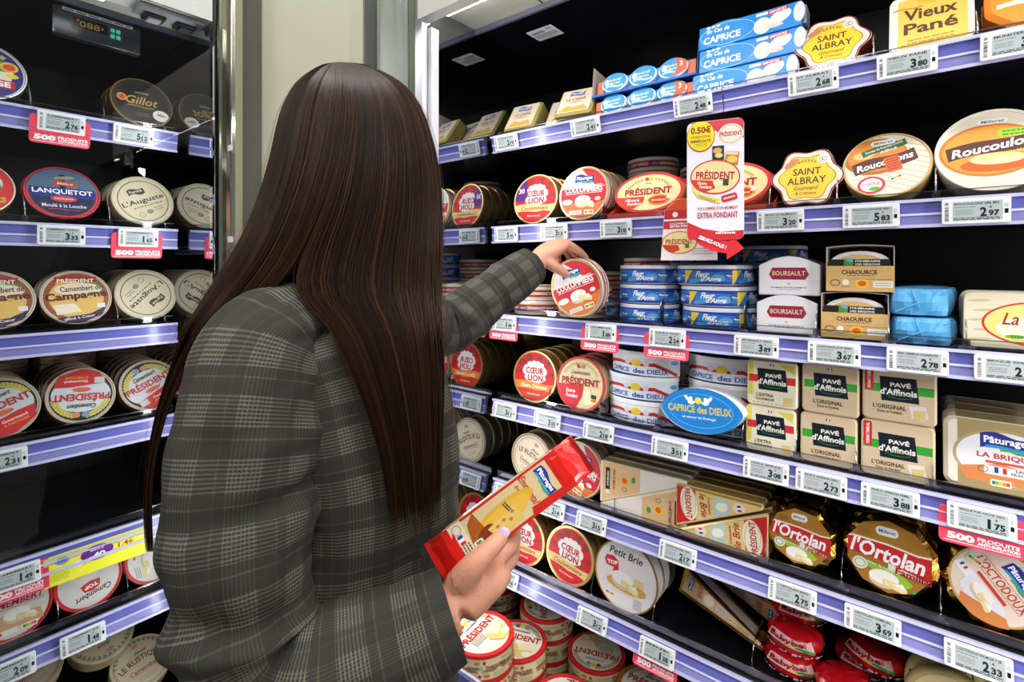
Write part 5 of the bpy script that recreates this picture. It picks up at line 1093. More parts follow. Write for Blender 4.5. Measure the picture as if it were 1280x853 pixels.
L(make_top, .283, 5, 3, .034, 14, .0565, 'white red-edged round box upside down', 'left cooler', roll=168)
L(make_top, .401, 5, 3, .034, 14, .0565, 'white red-edged round box by mirror', 'left cooler', roll=80)
DL = -.905
for k, (al, dp, z, yw, rl, lb) in enumerate([(.325, -1.42, .00, 0, 168, 'behind the long price strip'), (.198, -1.42, .0, 0, -20, 'partly cut by the frame bottom'), (.392, -1.575, .05, 0, 20, 'highest beside the mirror wall'), (.39, -1.375, -.078, 0, -10, 'lowest beside the mirror wall')]):
    put(make_rustl, pose('L', al, dp, DL+z, 58, yw, rl, .0595, .032), f'cream and green round cheese box {lb} on lowest left deck', 'cream boxes on the lowest left deck')
s = empty('cooler_shelf', 'lowest deck in the left cooler with tilted cream round boxes', 'shelf')
boxo('shelf_board', -1.78, -1.345, -1.28, ML-.012, CZ-1.03, CZ-1.0, mat('#15161a', .32), s)
# hanging promotion signs clipped to the second rail
hs = empty('promotion_sign', 'tall white and red hanging promotion sign with yellow round flash', 'sign')
hs.matrix_world = Matrix.Translation((-.302, RY-.075, CZ+.160)) @ Matrix.Rotation(math.radians(14), 4, 'Z') @ Matrix.Scale(1.12, 4)
def slab(name, outline, T, m, parent):
    V, F, MI = prism(outline, T, .0002, base=0); return raw(name, V, F, parent, [m])
slab('card', o_rect(.088, .198, .010), .0008, mat('#e3dfe8', .35), hs)
slab('arrow', [(-.040, -.085), (-.026, -.106), (-.004, -.118), (.018, -.122), (.018, -.132), (.044, -.114), (.026, -.092), (.022, -.101), (.0, -.098), (-.020, -.092)][::1], .0008, mat('#d3303a', .35), hs)
a = Art(o_poly([(-43.5, -98.5), (43.5, -98.5), (43.5, 98.5), (-43.5, 98.5)], 9, 4))
a.poly([(-44, 100), (44, 100), (44, 66), (20, 66), (0, 82)], '#d94450'); a.ell(24, 74, 19, 17, '#efe6d8'); a.ring(24, 74, 17, 15, 1, '#c9b45a'); a.president(24, 75, 34, h=9, c='#b3141f')
a.ell(-22, 74, 22, 26, '#b9301f'); a.ell(-22, 75, 21, 25, '#f0dc2a'); a.txt('0.50€', -22, 85, 32, '#9c2a1c', 12, bold=.03); a.txt('DE RÉDUCTION', -22, 74, 30, '#9c2a1c', 4.6, bold=.01); a.txt('IMMÉDIATE', -22, 67, 32, '#9c2a1c', 6, bold=.02); a.lines(-22, 60, 20, 2, 3, '#9c2a1c', .8, 3)
a.rect(5, 44, 18, 24, '#2e3436'); a.ell(4, 48, 7, 5, '#d9b06a'); a.ell(6, 40, 6, 4, '#e3d98a'); a.rect(26, 34, 20, 22, '#c9873a', 0, -8); a.ell(26, 32, 8, 6, '#e9cf5a'); a.rect(26, 42, 18, 5, '#e9d8b4', 0, -8)
a.at(0, 5, -4, .48, .62); a.ell(0, 0, 80, 46, '#d4332f'); a.ell(0, 0, 76, 42.5, '#f0dfa4'); a.poly([(-76, -8), (-6, -10), (4, -30), (-30, -42), (-66, -26)], '#d8432a'); a.txt("l'Extra", -40, -17, 30, '#ffffff', 8); a.txt('Fondant', -28, -27, 40, '#ffffff', 8); a.president(0, 6, 124, h=26); a.rect(36, -14, 18, 18, '#4a4638'); a.ell(10, -16, 14, 8, '#f4ecd0')
a.at(0, 0, 0); a.poly([(-36, -14), (-26, -28), (8, -40), (8, -32), (-22, -22), (-34, -8)], '#f0dc6a'); a.txt('PRÉSIDENT', -12, -30, 30, '#7a5a1c', 4.6, rot=-22); a.rect(22, -30, 24, 11, '#c9343a', 3, 14); a.lines(22, -30, 18, 1, 3, '#f4e6dc', 3, 3, 14)
a.txt('SUCCOMBEZ À UN MOMENT', 4, -46, 62, '#b3343a', 5.4); a.txt('EXTRA FONDANT', 4, -58, 62, '#b3242c', 9.5, bold=.01)
a.poly([(-44, -68), (-20, -80), (10, -86), (44, -84), (44, -100), (-44, -100)], '#d3303a'); a.lines(16, -88, 30, 1, 3, '#f4e6dc', 3, 8)
a.build('card_print', hs, lambda x, y, e: (x, -.0002-e, y))
a = Art(); a.txt('SERVEZ-VOUS !', -4, -103, 46, '#ffffff', 6.4, bold=.03, rot=-24); a.build('arrow_print', hs, lambda x, y, e: (x, -.0012-e, y))
V, F = tube([(.04, .002, -.06), (.05, .03, -.06), (.05, .062, -.058)], .0012, 5); raw('clip_arm', V, F, hs, [M_EDGE])
cc = empty('promotion_card', 'smaller white and orange promotion card with punched hole behind the tall sign', 'sign')
cc.matrix_world = Matrix.Translation((-.368, RY-.03, CZ+.058)) @ Matrix.Rotation(math.radians(4), 4, 'Z')
slab('card', [(-.056, -.046), (.056, -.046), (.050, .060), (.020, .078), (-.024, .078), (-.048, .056)], .0008, mat('#e6e0dc', .4), cc)
a = Art([(-55.5, -45.5), (55.5, -45.5), (49.5, 59.5), (19.5, 77.5), (-23.5, 77.5), (-47.5, 55.5)]); a.rect(0, 70, 140, 34, '#e0552a'); a.rect(0, 47, 140, 18, '#c9303a'); a.rect(0, 26, 140, 16, '#c9303a'); a.ell(-26, 47, 5.5, 5.5, '#f0eef0')
a.txt('SUCCOMBEZ À UN', -14, 29, 46, '#ffffff', 4); a.txt('EXTRA FONDANT', -10, 23, 52, '#ffffff', 5.4, bold=.02); a.at(-18, -10, 0, .44, .5); a.ell(0, 0, 80, 46, '#d4332f'); a.ell(0, 0, 76, 42.5, '#f0dfa4'); a.poly([(-76, -8), (-6, -10), (4, -30), (-30, -42), (-66, -26)], '#d8432a'); a.president(0, 6, 124, h=26); a.rect(36, -14, 18, 18, '#4a7a3a')
a.at(); a.lines(28, -28, 40, 3, 5, '#8a8088', 1.2, 4); a.build('card_print', cc, lambda x, y, e: (x, -.0002-e, y))
# ------------------------------------------------------------------ the shopper
def at(px, py, zc):
    """metric point seen in direction (px,py) at distance zc along the optical axis"""
    a = (px-640)/640.; return Vector(((.779*a-.627)*zc, (.627*a+.779)*zc, CZ+(333-py)/640.*zc))
def C3(xc, h, zc): return Vector((.779*xc-.627*zc, .627*xc+.779*zc, CZ+h))
def crom(P, t):
    n = len(P)-1; x = min(max(t, 0), 1)*n; i = min(int(x), n-1); f = x-i
    p0, p1, p2, p3 = P[max(i-1, 0)], P[i], P[i+1], P[min(i+2, n)]
    return .5*((2*p1)+(p2-p0)*f+(2*p0-5*p1+4*p2-p3)*f*f+(3*p1-p0-3*p2+p3)*f*f*f)
def loft(P, R, n, m, disp=None, ref=Vector((0, 0, 1)), cap=True, u_len=.4, v0=0):
    """lofted limb: P centres, R (a,b) radii per centre; returns V,F,UV(per vertex list, u wraps)"""
    V, F, U = [], [], []; RA = [Vector((r[0], r[1], 0)) for r in R]; L = 0; prev = None
    for j in range(m+1):
        t = j/m; c = crom(P, t); d = (crom(P, min(t+.01, 1))-crom(P, max(t-.01, 0))).normalized()
        r = crom(RA, t); a = ref.cross(d); a = a.normalized() if a.length > .1 else Vector((1, 0, 0)); b = d.cross(a)
        if prev is not None: L += (c-prev).length
        prev = c
        for i in range(n+1):
            th = 2*PI*i/n; o = a*math.cos(th)*r.x+b*math.sin(th)*r.y; k = 1
            if disp: o = o*(1+disp(th, t, L))
            V.append(c+o); U.append((u_len*i/n, L+v0))
    for j in range(m):
        for i in range(n): q = j*(n+1)+i; F.append((q, q+1, q+n+2, q+n+1))
    if cap:
        F.append(tuple(range(n-1, -1, -1))); F.append(tuple(m*(n+1)+i for i in range(n)))
    return V, F, U
def uvmesh(name, V, F, U, parent, m, smooth=True):
    me = bpy.data.meshes.new(name); me.from_pydata([tuple(v) for v in V], [], F); ul = me.uv_layers.new(name='cloth')
    for p in me.polygons:
        for li in p.loop_indices: ul.data[li].uv = U[me.loops[li].vertex_index]
    me.polygons.foreach_set('use_smooth', [smooth]*len(F)); me.update(); return obj(name, me, parent, [m])
def plaid(name='plaid_wool'):
    m = bpy.data.materials.new(name); m.use_nodes = True; nt = m.node_tree; b = nt.nodes['Principled BSDF']; N = nt.nodes.new; K = nt.links.new
    uv = N('ShaderNodeUVMap'); sx = N('ShaderNodeSeparateXYZ'); K(uv.outputs[0], sx.inputs[0])
    def ma(op, x, y=None, z=None):
        n = N('ShaderNodeMath'); n.operation = op
        for i, v in enumerate((x, y, z)):
            if v is None: continue
            if isinstance(v, (int, float)): n.inputs[i].default_value = v
            else: K(v, n.inputs[i])
        return n.outputs[0]
    def stripes(c, P=.058, fine=.0038):
        ph = ma('FRACT', ma('DIVIDE', c, P)); zone = ma('MULTIPLY', ma('LESS_THAN', ph, .60), 1)
        zone = ma('MULTIPLY', zone, ma('GREATER_THAN', ph, .08))
        fs = ma('MULTIPLY_ADD', ma('SINE', ma('MULTIPLY', c, 2*PI/fine)), .5, .5); fs = ma('GREATER_THAN', fs, .62)
        line = ma('LESS_THAN', ma('ABSOLUTE', ma('SUBTRACT', ph, .78)), .016)
        return ma('ADD', ma('MULTIPLY', zone, fs), ma('MULTIPLY', line, .4)), ma('MULTIPLY_ADD', zone, .3, .12)
    a, za = stripes(sx.outputs[0]); c, zc_ = stripes(sx.outputs[1])
    s = ma('ADD', ma('MULTIPLY', a, ma('MULTIPLY_ADD', zc_, .9, .05)), ma('MULTIPLY', c, ma('MULTIPLY_ADD', za, 1.3, .3)))
    tc = N('ShaderNodeTexCoord'); n1 = N('ShaderNodeTexNoise'); n1.inputs['Scale'].default_value = 420; K(tc.outputs['Object'], n1.inputs['Vector'])
    s = ma('MULTIPLY', ma('MINIMUM', s, 1), ma('MULTIPLY_ADD', n1.outputs[0], 1.1, .3))
    mx = N('ShaderNodeMix'); mx.data_type = 'RGBA'; K(s, mx.inputs[0]); mx.inputs[6].default_value = (.030, .0295, .0245, 1); mx.inputs[7].default_value = (.130, .126, .096, 1)
    K(mx.outputs[2], b.inputs['Base Color']); b.inputs['Roughness'].default_value = .85
    b.inputs['Specular IOR Level'].default_value = .15
    w_ = N('ShaderNodeTexNoise'); w_.inputs['Scale'].default_value = 900; K(tc.outputs['Object'], w_.inputs['Vector']); bp = N('ShaderNodeBump'); bp.inputs['Strength'].default_value = .35; bp.inputs['Distance'].default_value = .001
    K(w_.outputs[0], bp.inputs['Height']); K(bp.outputs[0], b.inputs['Normal']); return m
PLAID = plaid()
SKIN = mat('#c98f74', .42, bump=.15, bscale=300, var=.06); SKIN.node_tree.nodes['Principled BSDF'].inputs['Subsurface Weight'].default_value = .12
SKIN.node_tree.nodes['Principled BSDF'].inputs['Subsurface Radius'].default_value = (.01, .004, .002)
wo = empty('person', 'woman with long dark brown hair in a grey plaid blazer reaching for a box', 'person', loc=(*C3(-.26, 0, .72).xy, 0))
# joints (camera-frame metres: right, up, away)
rs, re_, rw = C3(-.272, -.115, .585), C3(-.258, -.388, .520), C3(-.062, -.383, .572)
ls, le, lw = C3(-.262, -.075, .86), C3(-.135, -.125, 1.02), C3(.058, .012, 1.155)
pel, waist, chest, neck = C3(-.26, -.70, .72), C3(-.25, -.47, .72), C3(-.262, -.20, .72), C3(-.262, -.045, .72)
hc = C3(-.212, .138, .712)                                   # skull centre
hf = Vector((.779*.80-.627*.60, .627*.80+.779*.60, 0)).normalized(); hr = Vector((hf.y, -hf.x, 0))   # face direction and its right side
PARTS = []
def limb(P, R, n=16, m=24, ref=Vector((0, 0, 1)), disp=None): V, F, U = loft(P, [(r, r) if not isinstance(r, tuple) else r for r in R], n, m, disp, ref); PARTS.append((V, F))
limb([pel+Vector((0, 0, -.06)), pel, waist, chest, C3(-.262, -.10, .72), neck], [(.13, .09), (.13, .09), (.10, .075), (.115, .085), (.11, .075), (.050, .050)], 28, 30, Vector((0, 1, 0)))
limb([neck, C3(-.245, .03, .715), hc+Vector((0, 0, -.04))], [.055, .050, .055])
limb([rs, C3(-.285, -.23, .545), re_], [.046, .042, .032]); limb([re_, C3(-.165, -.410, .540), rw], [.033, .031, .026])
limb([ls, (ls+le)/2, le], [.046, .042, .036]); limb([le, (le+lw)/2, lw], [.036, .033, .024])
fr = Vector((.779*1-.627*-.1, .627*1+.779*-.1, 0)).normalized(); rt = Vector((fr.y, -fr.x, 0))
for s in (-1, 1):
    hip = pel+rt*.085*s+Vector((0, 0, -.04)); knee = hip+fr*.03*(1-s*.3)+Vector((0, 0, -.41-.0)); ank = Vector((knee.x, knee.y, .09))-fr*.02; knee.z = .47
    limb([hip, (hip+knee)/2, knee], [.080, .068, .052]); limb([knee, (knee+ank)/2, ank], [.052, .050, .034]); limb([ank, ank+fr*.05+Vector((0, 0, -.04)), ank+fr*.15+Vector((0, 0, -.055))], [.034, .034, .022])
# head: skull, jaw, nose, lips, ears
def ball(c, rx, ry, rz, n=20):
    V, F = [], []
    for j in range(n+1):
        ph = PI*j/n
        for i in range(n*2): th = PI*i/n; V.append(c+hr*rx*math.sin(ph)*math.cos(th)+hf*ry*math.sin(ph)*math.sin(th)+Vector((0, 0, rz*math.cos(ph))))
    for j in range(n):
        for i in range(n*2): k = (i+1) % (n*2); F.append((j*2*n+i, (j+1)*2*n+i, (j+1)*2*n+k, j*2*n+k))
    PARTS.append((V, F))
Z = Vector((0, 0, 1))
ball(hc+Z*.02-hf*.006, .066, .082, .086); ball(hc+hf*.018-Z*.035, .058, .072, .078); ball(hc+hf*.072-Z*.092, .022, .020, .018)
ball(hc+hf*.092-Z*.030, .010, .016, .024, 10); ball(hc+hf*.100-Z*.042, .012, .012, .010, 10); ball(hc+hf*.086-Z*.066, .022, .010, .007, 10); ball(hc+hf*.080+Z*.018, .045, .016, .010, 10)
for s in (-1, 1): ball(hc+hr*.074*s-hf*.004-Z*.008, .009, .018, .030, 10); ball(hc+hr*.035*s+hf*.062-Z*.030, .022, .020, .022, 10)
def hand(pts, palm, rad): limb(palm, rad, 14, 12)
# right hand: palm under the pack, thumb on its face, four fingers behind it
limb([rw, at(586, 738, .585), at(601, 722, .592), at(616, 704, .602)], [(.026, .022), (.034, .023), (.035, .020), (.030, .014)], 18, 18, at(640, 700, .60)-at(600, 740, .58))
limb([at(577, 727, .572), at(592, 708, .566), at(609, 690, .570), at(624, 675, .580), at(630, 667, .587)], [.017, .0145, .0115, .0100, .0072], 14, 26)
limb([at(610, 706, .598), at(629, 690, .606), at(642, 676, .630), at(640, 655, .650), at(628, 645, .655)], [.0115, .0105, .0095, .0088, .0065], 14, 26)
limb([at(618, 718, .604), at(637, 700, .622), at(640, 684, .648), at(630, 668, .660), at(618, 664, .655)], [.0112, .0102, .0095, .0085, .0065], 14, 26)
limb([at(612, 726, .608), at(627, 712, .634), at(624, 696, .654), at(610, 686, .658), at(600, 684, .650)], [.0108, .0098, .0090, .0082, .0062], 14, 26)
limb([at(602, 732, .606), at(614, 722, .630), at(608, 708, .648), at(596, 702, .650), at(588, 700, .643)], [.0100, .0088, .0080, .0074, .0058], 14, 26)
# left hand on the round box
limb([lw, at(682, 317, 1.163), at(691, 310, 1.172), at(698, 306, 1.182)], [(.025, .022), (.033, .021), (.036, .018), (.032, .013)], 18, 18, at(690, 330, 1.15)-at(690, 300, 1.2))
limb([at(680, 324, 1.152), at(689, 331, 1.150), at(698, 337, 1.158), at(706, 342, 1.168), at(710, 345, 1.176)], [.016, .0135, .0115, .0098, .0068], 14, 26)
limb([at(697, 304, 1.170), at(708, 305, 1.176), at(719, 311, 1.190), at(729, 319, 1.205), at(735, 326, 1.216)], [.0112, .0104, .0096, .0086, .0064], 14, 26)
limb([at(695, 302, 1.192), at(705, 304, 1.202), at(715, 311, 1.218), at(721, 319, 1.236), at(723, 325, 1.248)], [.0114, .0106, .0098, .0088, .0064], 14, 26)
limb([at(692, 305, 1.206), at(699, 307, 1.220), at(707, 314, 1.236), at(711, 321, 1.250), at(712, 328, 1.258)], [.0108, .0100, .0092, .0082, .0062], 14, 26)
limb([at(687, 309, 1.204), at(692, 313, 1.220), at(697, 320, 1.236), at(699, 328, 1.248), at(699, 335, 1.254)], [.0098, .0088, .0080, .0074, .0056], 14, 26)
V, F = [], []
for v, f in PARTS: k = len(V); V += [tuple(x) for x in v]; F += [tuple(k+i for i in q) for q in f]
me = bpy.data.meshes.new('body'); me.from_pydata(V, [], F); tmp = bpy.data.objects.new('body', me); COL.objects.link(tmp)
rm = tmp.modifiers.new('r', 'REMESH'); rm.mode = 'VOXEL'; rm.voxel_size = .0034
sm_ = tmp.modifiers.new('s', 'SMOOTH'); sm_.factor = .5; sm_.iterations = 4
dg = bpy.context.evaluated_depsgraph_get(); nm_ = bpy.data.meshes.new_from_object(tmp.evaluated_get(dg)); bpy.data.objects.remove(tmp)
nm_.polygons.foreach_set('use_smooth', [True]*len(nm_.polygons)); nm_.materials.clear()
INV = Matrix.Translation(-wo.location)
nm_.transform(INV); body = obj('body', nm_, wo, [SKIN])
def wparent(o): o.data.transform(INV) if o.data.get('inv') is None else None; return o
def part_w(name, V, F, m, parent=wo, smooth=True, idx=None):
    off = wo.location; return raw(name, [tuple(Vector(v)-off) for v in V], F, parent, m if isinstance(m, (list, tuple)) else [m], smooth, idx)
# nails
nail = mat('#b9a2bd', .15, coat=.8)
def nailp(c, d, nrm, l=.0065, w_=.0052):
    d = d.normalized(); s = d.cross(nrm).normalized(); n2 = s.cross(d); V, F = [], []; n = 6
    for i in range(n+1):
        for k in range(n+1): x = (i/n-.5)*2; y = (k/n-.5)*2; q = math.sqrt(max(0, 1-(x*.8)**4)); V.append(c+d*l*x+s*w_*y*q+n2*(.0022*(1-y*y)-.0006*x*x))
    for i in range(n):
        for k in range(n): a_ = i*(n+1)+k; F.append((a_, a_+1, a_+n+2, a_+n+1))
    return V, F
V, F = nailp(at(628.5, 668, .5795), at(632, 663, .584)-at(622, 678, .576), at(600, 640, .40)-at(628, 668, .58), .0075, .0062); part_w('thumb_nail', V, F, nail, body)
V, F = nailp(at(708.5, 343.0, 1.1665), at(711, 345, 1.170)-at(702, 339, 1.163), at(700, 333, .6)-at(700, 333, 1.1), .0062, .0052); part_w('thumb_nail', V, F, nail, body)
for s in (-1, 1):
    c = hc+hr*.031*s+hf*.080+Z*.002; V, F = [], []; PARTS.clear(); ball(c, .012, .009, .008, 10); V, F = PARTS[0]; part_w('eye', V, F, mat('#e9e6e2', .2), body)
    PARTS.clear(); ball(c+hf*.0062, .0052, .0040, .0052, 8); V, F = PARTS[0]; part_w('iris', V, F, mat('#3a2416', .15), body)
PARTS.clear(); ball(hc+hf*.0905-Z*.066, .023, .0075, .0075, 10); V, F = PARTS[0]; part_w('lips', V, F, mat('#a8564e', .35), body)
# blazer
def fold(seed, amp, fz=5, ang=3): return lambda th, t, L: amp*noise.noise(Vector((math.cos(th)*ang*.5+seed, math.sin(th)*ang*.5, L*fz)))*1.3
bz = empty('blazer'); bz.parent = wo
def cloth(name, V, F, U, parent=bz): return uvmesh(name, [Vector(v)-wo.location for v in V], F, U, parent, PLAID)
def tdisp(th, t, L): return .07*noise.noise(Vector((math.cos(th)*2, math.sin(th)*2, L*7)))+.03*noise.noise(Vector((math.cos(th)*5, math.sin(th)*5, L*14)))
V, F, U = loft([C3(-.235, -.80, .72), C3(-.235, -.64, .72), C3(-.235, -.47, .725), C3(-.228, -.28, .73), C3(-.238, -.16, .73), C3(-.254, -.085, .725), C3(-.262, -.045, .72), C3(-.262, -.01, .72)],
    [(.170, .168), (.165, .160), (.148, .146), (.160, .150), (.168, .135), (.150, .110), (.085, .075), (.062, .062)], 96, 110, tdisp, Vector((0, 1, 0)) if False else fr, False, 1.0)
cloth('blazer_body', V, F, U)
for s, sh, el in ((1, rs, re_), (-1, ls, le)): pass
def sleeve(name, P, R, seed, nr, folds):
    def dsp(th, t, L):
        d = .10*noise.noise(Vector((math.cos(th)*1.4+seed, math.sin(th)*1.4, L*11)))+.06*noise.noise(Vector((math.cos(th)*3+seed, math.sin(th)*3, L*26)))
        for l0, wd, am, a0 in folds:
            k = math.exp(-((L-l0-.02*math.sin(th+a0))/wd)**2); d += 1.9*am*k*(.5+.5*math.cos(th-a0))
        return d
    V, F, U = loft(P, R, 72, nr, dsp, (C3(0, 0, 1)-C3(0, 0, 0)) if name == 'r' else Vector((0, 0, 1)), False, .46); o = cloth('sleeve', V, F, U)
    # turned-in cuff edge
    n = 73; last = V[-n:]; ax = (V[-n]-V[-2*n]).normalized(); c = sum((Vector(v) for v in last), Vector())/n; W = [Vector(v) for v in last]+[c+(Vector(v)-c)*.93 for v in last]+[c+(Vector(v)-c)*.90-ax*.05 for v in last]
    F2 = [(j*n+i, j*n+i+1, (j+1)*n+i+1, (j+1)*n+i) for j in range(2) for i in range(n-1)]
    uvmesh('cuff_lining', [v-wo.location for v in W], F2, [(i*.001, .6) for i in range(len(W))], o, PLAID); return o, P
so, _ = sleeve('r', [C3(-.262, -.060, .64), C3(-.285, -.090, .60), C3(-.290, -.150, .575), C3(-.290, -.24, .548), C3(-.280, -.325, .532), C3(-.258, -.396, .526), C3(-.205, -.418, .528), C3(-.125, -.404, .550), C3(-.066, -.386, .568)],
    [(.050, .050), (.068, .064), (.074, .072), (.075, .073), (.070, .068), (.064, .062), (.062, .062), (.055, .056), (.048, .051)], 3, 190,
    [(.17, .013, .05, 2.2), (.215, .012, -.07, 3.0), (.26, .012, .06, 1.0), (.31, .016, -.08, 4.2), (.35, .012, .07, 5.2), (.39, .014, -.07, 3.6), (.43, .012, .05, 2.0), (.50, .010, -.03, 1.0)])
so2, _ = sleeve('l', [ls+Vector((0, 0, .0)), (ls*2+le)/3, (ls+le*2)/3, le, le*.67+lw*.33, le*.33+lw*.67, lw*.93+le*.07],
    [(.062, .06), (.062, .060), (.060, .058), (.058, .056), (.055, .053), (.050, .048), (.043, .042)], 9, 120, [(.18, .014, .06, 1), (.22, .012, -.08, 2), (.26, .014, .07, 3), (.32, .012, -.05, 4), (.37, .012, .04, 1)])
# lapel, collar, pocket flap, cuff buttons
V, F, U = loft([C3(-.295, .015, .655), C3(-.325, .022, .72), C3(-.295, .015, .785), C3(-.235, -.01, .79), C3(-.190, -.06, .755)], [(.010, .026)]*5, 14, 40, None, Z, True, .1); cloth('collar', V, F, U)
V, F, U = loft([C3(-.250, .00, .645), C3(-.200, -.06, .640), C3(-.150, -.14, .645), C3(-.110, -.24, .670)], [(.004, .020), (.004, .036), (.004, .034), (.004, .006)], 14, 40, None, Z, True, .1, .3); cloth('lapel', V, F, U)
btn = mat('#22211f', .25)
for k in range(4):
    p = crom([C3(-.120, -.398, .540), C3(-.066, -.386, .566)], .25+.22*k)-Vector((0, 0, .050)); V, F = tube([p+Z*.002, p-Z*.002], [.0055, .0050], 12); part_w('button', V, F, btn, so, False)
# trousers and shoes
tr = empty('trousers'); tr.parent = wo; dk = mat('#1c1d22', .8, bump=.3, bscale=200)
for s in (-1, 1):
    hip = pel+rt*.085*s+Vector((0, 0, -.0)); knee = Vector(((hip+fr*.03*(1-s*.3)).xy.x, (hip+fr*.03*(1-s*.3)).xy.y, .47)); ank = Vector((knee.x, knee.y, .07))-fr*.02
    V, F, U = loft([hip, (hip+knee)/2, knee, (knee+ank)/2, ank], [(.105, .105), (.092, .092), (.075, .075), (.072, .072), (.070, .070)], 28, 40, None, fr); part_w('trouser_leg', V, F, dk, tr)
    V, F, U = loft([ank+Vector((0, 0, -.03))-fr*.03, ank+Vector((0, 0, -.03))+fr*.05, ank+Vector((0, 0, -.042))+fr*.13, ank+Vector((0, 0, -.048))+fr*.18], [(.036, .040), (.042, .040), (.040, .028), (.022, .016)], 20, 20, None, Z); part_w('shoe', V, F, mat('#111214', .3), wo)
# hair: strands combed over the skull, parted into a back fall and a shoulder fall
HL = [(78, 414, 424, 424, 442), (81, 402, 426, 426, 458), (89, 387, 428, 428, 478), (101, 372, 430, 430, 499), (116, 361, 430, 430, 514), (134, 352, 430, 430, 526), (155, 346, 428, 428, 535), (200, 336, 420, 420, 547), (260, 318, 402, 402, 553), (320, 288, 376, 377, 553), (365, 258, 341, 372, 552),
      (410, 232, 286, 410, 553), (455, 214, 240, 434, 555), (510, 196, 212, 456, 555), (570, 184, 196, 474, 553), (625, 179, 190, 483, 551), (690, 181, 192, 488, 548)]
ZL = [(.700, .700), (.686, .686), (.667, .667), (.648, .648), (.634, .634), (.624, .624), (.615, .615), (.605, .605), (.600, .600), (.600, .598), (.598, .592), (.600, .585), (.612, .580), (.628, .578), (.635, .580), (.640, .585), (.645, .590)]
SPL = .40
def hair_point(u, lv, near=True, lift=0):
    x = min(max(lv, 0), len(HL)-1.001); i = int(x); f = x-i
    def row_(i):
        y, a, b, c, d = HL[i]
        px = a+(b-a)*u/SPL if u < SPL else c+(d-c)*(u-SPL)/(1-SPL); z = ZL[i][0] if u < SPL else ZL[i][1]
        if i == 0: y = 77.5+abs(u-.45)*2
        if 1 <= i <= 10:
            e = (u-.5)*2; edge = abs(e)**5
            z = z+(.70-z)*edge*(.9 if i < 9 else .5)
        return Vector((px, y, z))
    rows = [row_(max(min(i+k, len(HL)-1), 0)) for k in (-1, 0, 1, 2)]
    p0, p1, p2, p3 = rows; q = .5*((2*p1)+(p2-p0)*f+(2*p0-5*p1+4*p2-p3)*f*f+(3*p1-p0-3*p2+p3)*f*f*f)
    z = q.z if near else 1.40-q.z+.02
    if not near: q.x = 640+(q.x-640)*q.z/z+0
    return at(q.x, q.y if near else 333+(q.y-333)*q.z/z, z-lift)
random.seed(5)
HM = [mat('#1c1008', .46), mat('#26150a', .46), mat('#35200f', .45), mat('#140b06', .5), mat('#4c2c14', .44)]
for m_ in HM: m_.node_tree.nodes['Principled BSDF'].inputs['Specular IOR Level'].default_value = .12
hair = empty('hair'); hair.parent = wo
V, F = [], []
NU = 60; NLV = 96
for j in range(NLV+1):
    for i in range(NU+1): V.append(hair_point(i/NU, j/NLV*14.7, True, -.012))
for j in range(NLV):
    for i in range(NU):
        if j/NLV*14.7 > 9.6 and abs((i+.5)/NU-SPL) < .5/NU+.001: continue
        if i/NU < SPL and j/NLV*14.7 > 13.4+.8*math.sin(i*2.1): continue
        q = j*(NU+1)+i; F.append((q, q+1, q+NU+2, q+NU+1))
part_w('hair_mass', V, F, HM[3], hair)
V, F = [], []
for j in range(49):
    for i in range(NU+1): V.append(hair_point(i/NU*.62, j/48*12.5, False, .012))
for j in range(48):
    for i in range(NU): q = j*(NU+1)+i; F.append((q, q+NU+1, q+NU+2, q+1))
part_w('hair_mass', V, F, HM[3], hair)
V, F, MI = [], [], []
view = C3(0, 0, 1)-C3(0, 0, 0); side = Vector((.779, .627, 0))
def strand(u, near, end, lift, w_, mi, wob, stray=0, l0=0):
    n = 30; ph = random.uniform(0, 6); k0 = len(V); du = random.gauss(0, .018)
    for j in range(n+1):
        t = j/n; lv = l0+(end-l0)*t
        uu = u+du*t+wob*math.sin(ph+lv*.7)*.5
        if lv > 9: uu = min(uu, SPL-.002) if u < SPL else max(uu, SPL+.002)
        p = hair_point(min(max(uu, 0), 1), lv, near, lift*min(1, .3+lv*.25))+side*stray*t*t*random.uniform(.8, 1.2)
        ww = w_*(1-.85*max(0, (t-.75)/.25)); a_ = side if abs(u-.5) < .40 else (side+view*(.8 if u > .5 else -.8)*(1 if near else -1)).normalized()
        V.append(p-a_*ww/2); V.append(p+a_*ww/2)
    for j in range(n): F.append((k0+2*j, k0+2*j+1, k0+2*j+3, k0+2*j+2)); MI.append(mi)
for i in range(7500):
    u = random.random(); clump = noise.noise(Vector((u*26, 3, 0))); end = (14.9+random.gauss(0, .3)+clump*.4) if u > SPL else 15.2+random.gauss(0, .5)
    mi = 1 if clump > .1 else 0
    r = random.random(); mi = 2 if r < .18+.3*max(0, clump) else (4 if r > .975 else (3 if r > .80 else mi))
    strand(u, True, min(end, 16), random.uniform(-.009, .006)+clump*.005, random.uniform(.0005, .0011), mi, random.uniform(.001, .008), l0=random.choice((0, 0, 0, .2)))
for i in range(1500): strand(random.random()*.62, False, 12.5+random.gauss(0, .3), random.uniform(-.006, .010), .0015, random.choice((0, 0, 1, 3)), .006)
for i in range(110): strand(random.choice((random.uniform(0, .05), random.uniform(.93, 1), random.uniform(.3, .5))), True, random.uniform(12, 15.8), random.uniform(.0, .010), .0006, 2, .02, random.gauss(0, .010))
part_w('hair_strands', V, F, HM, hair, True, MI)
tag(wo)
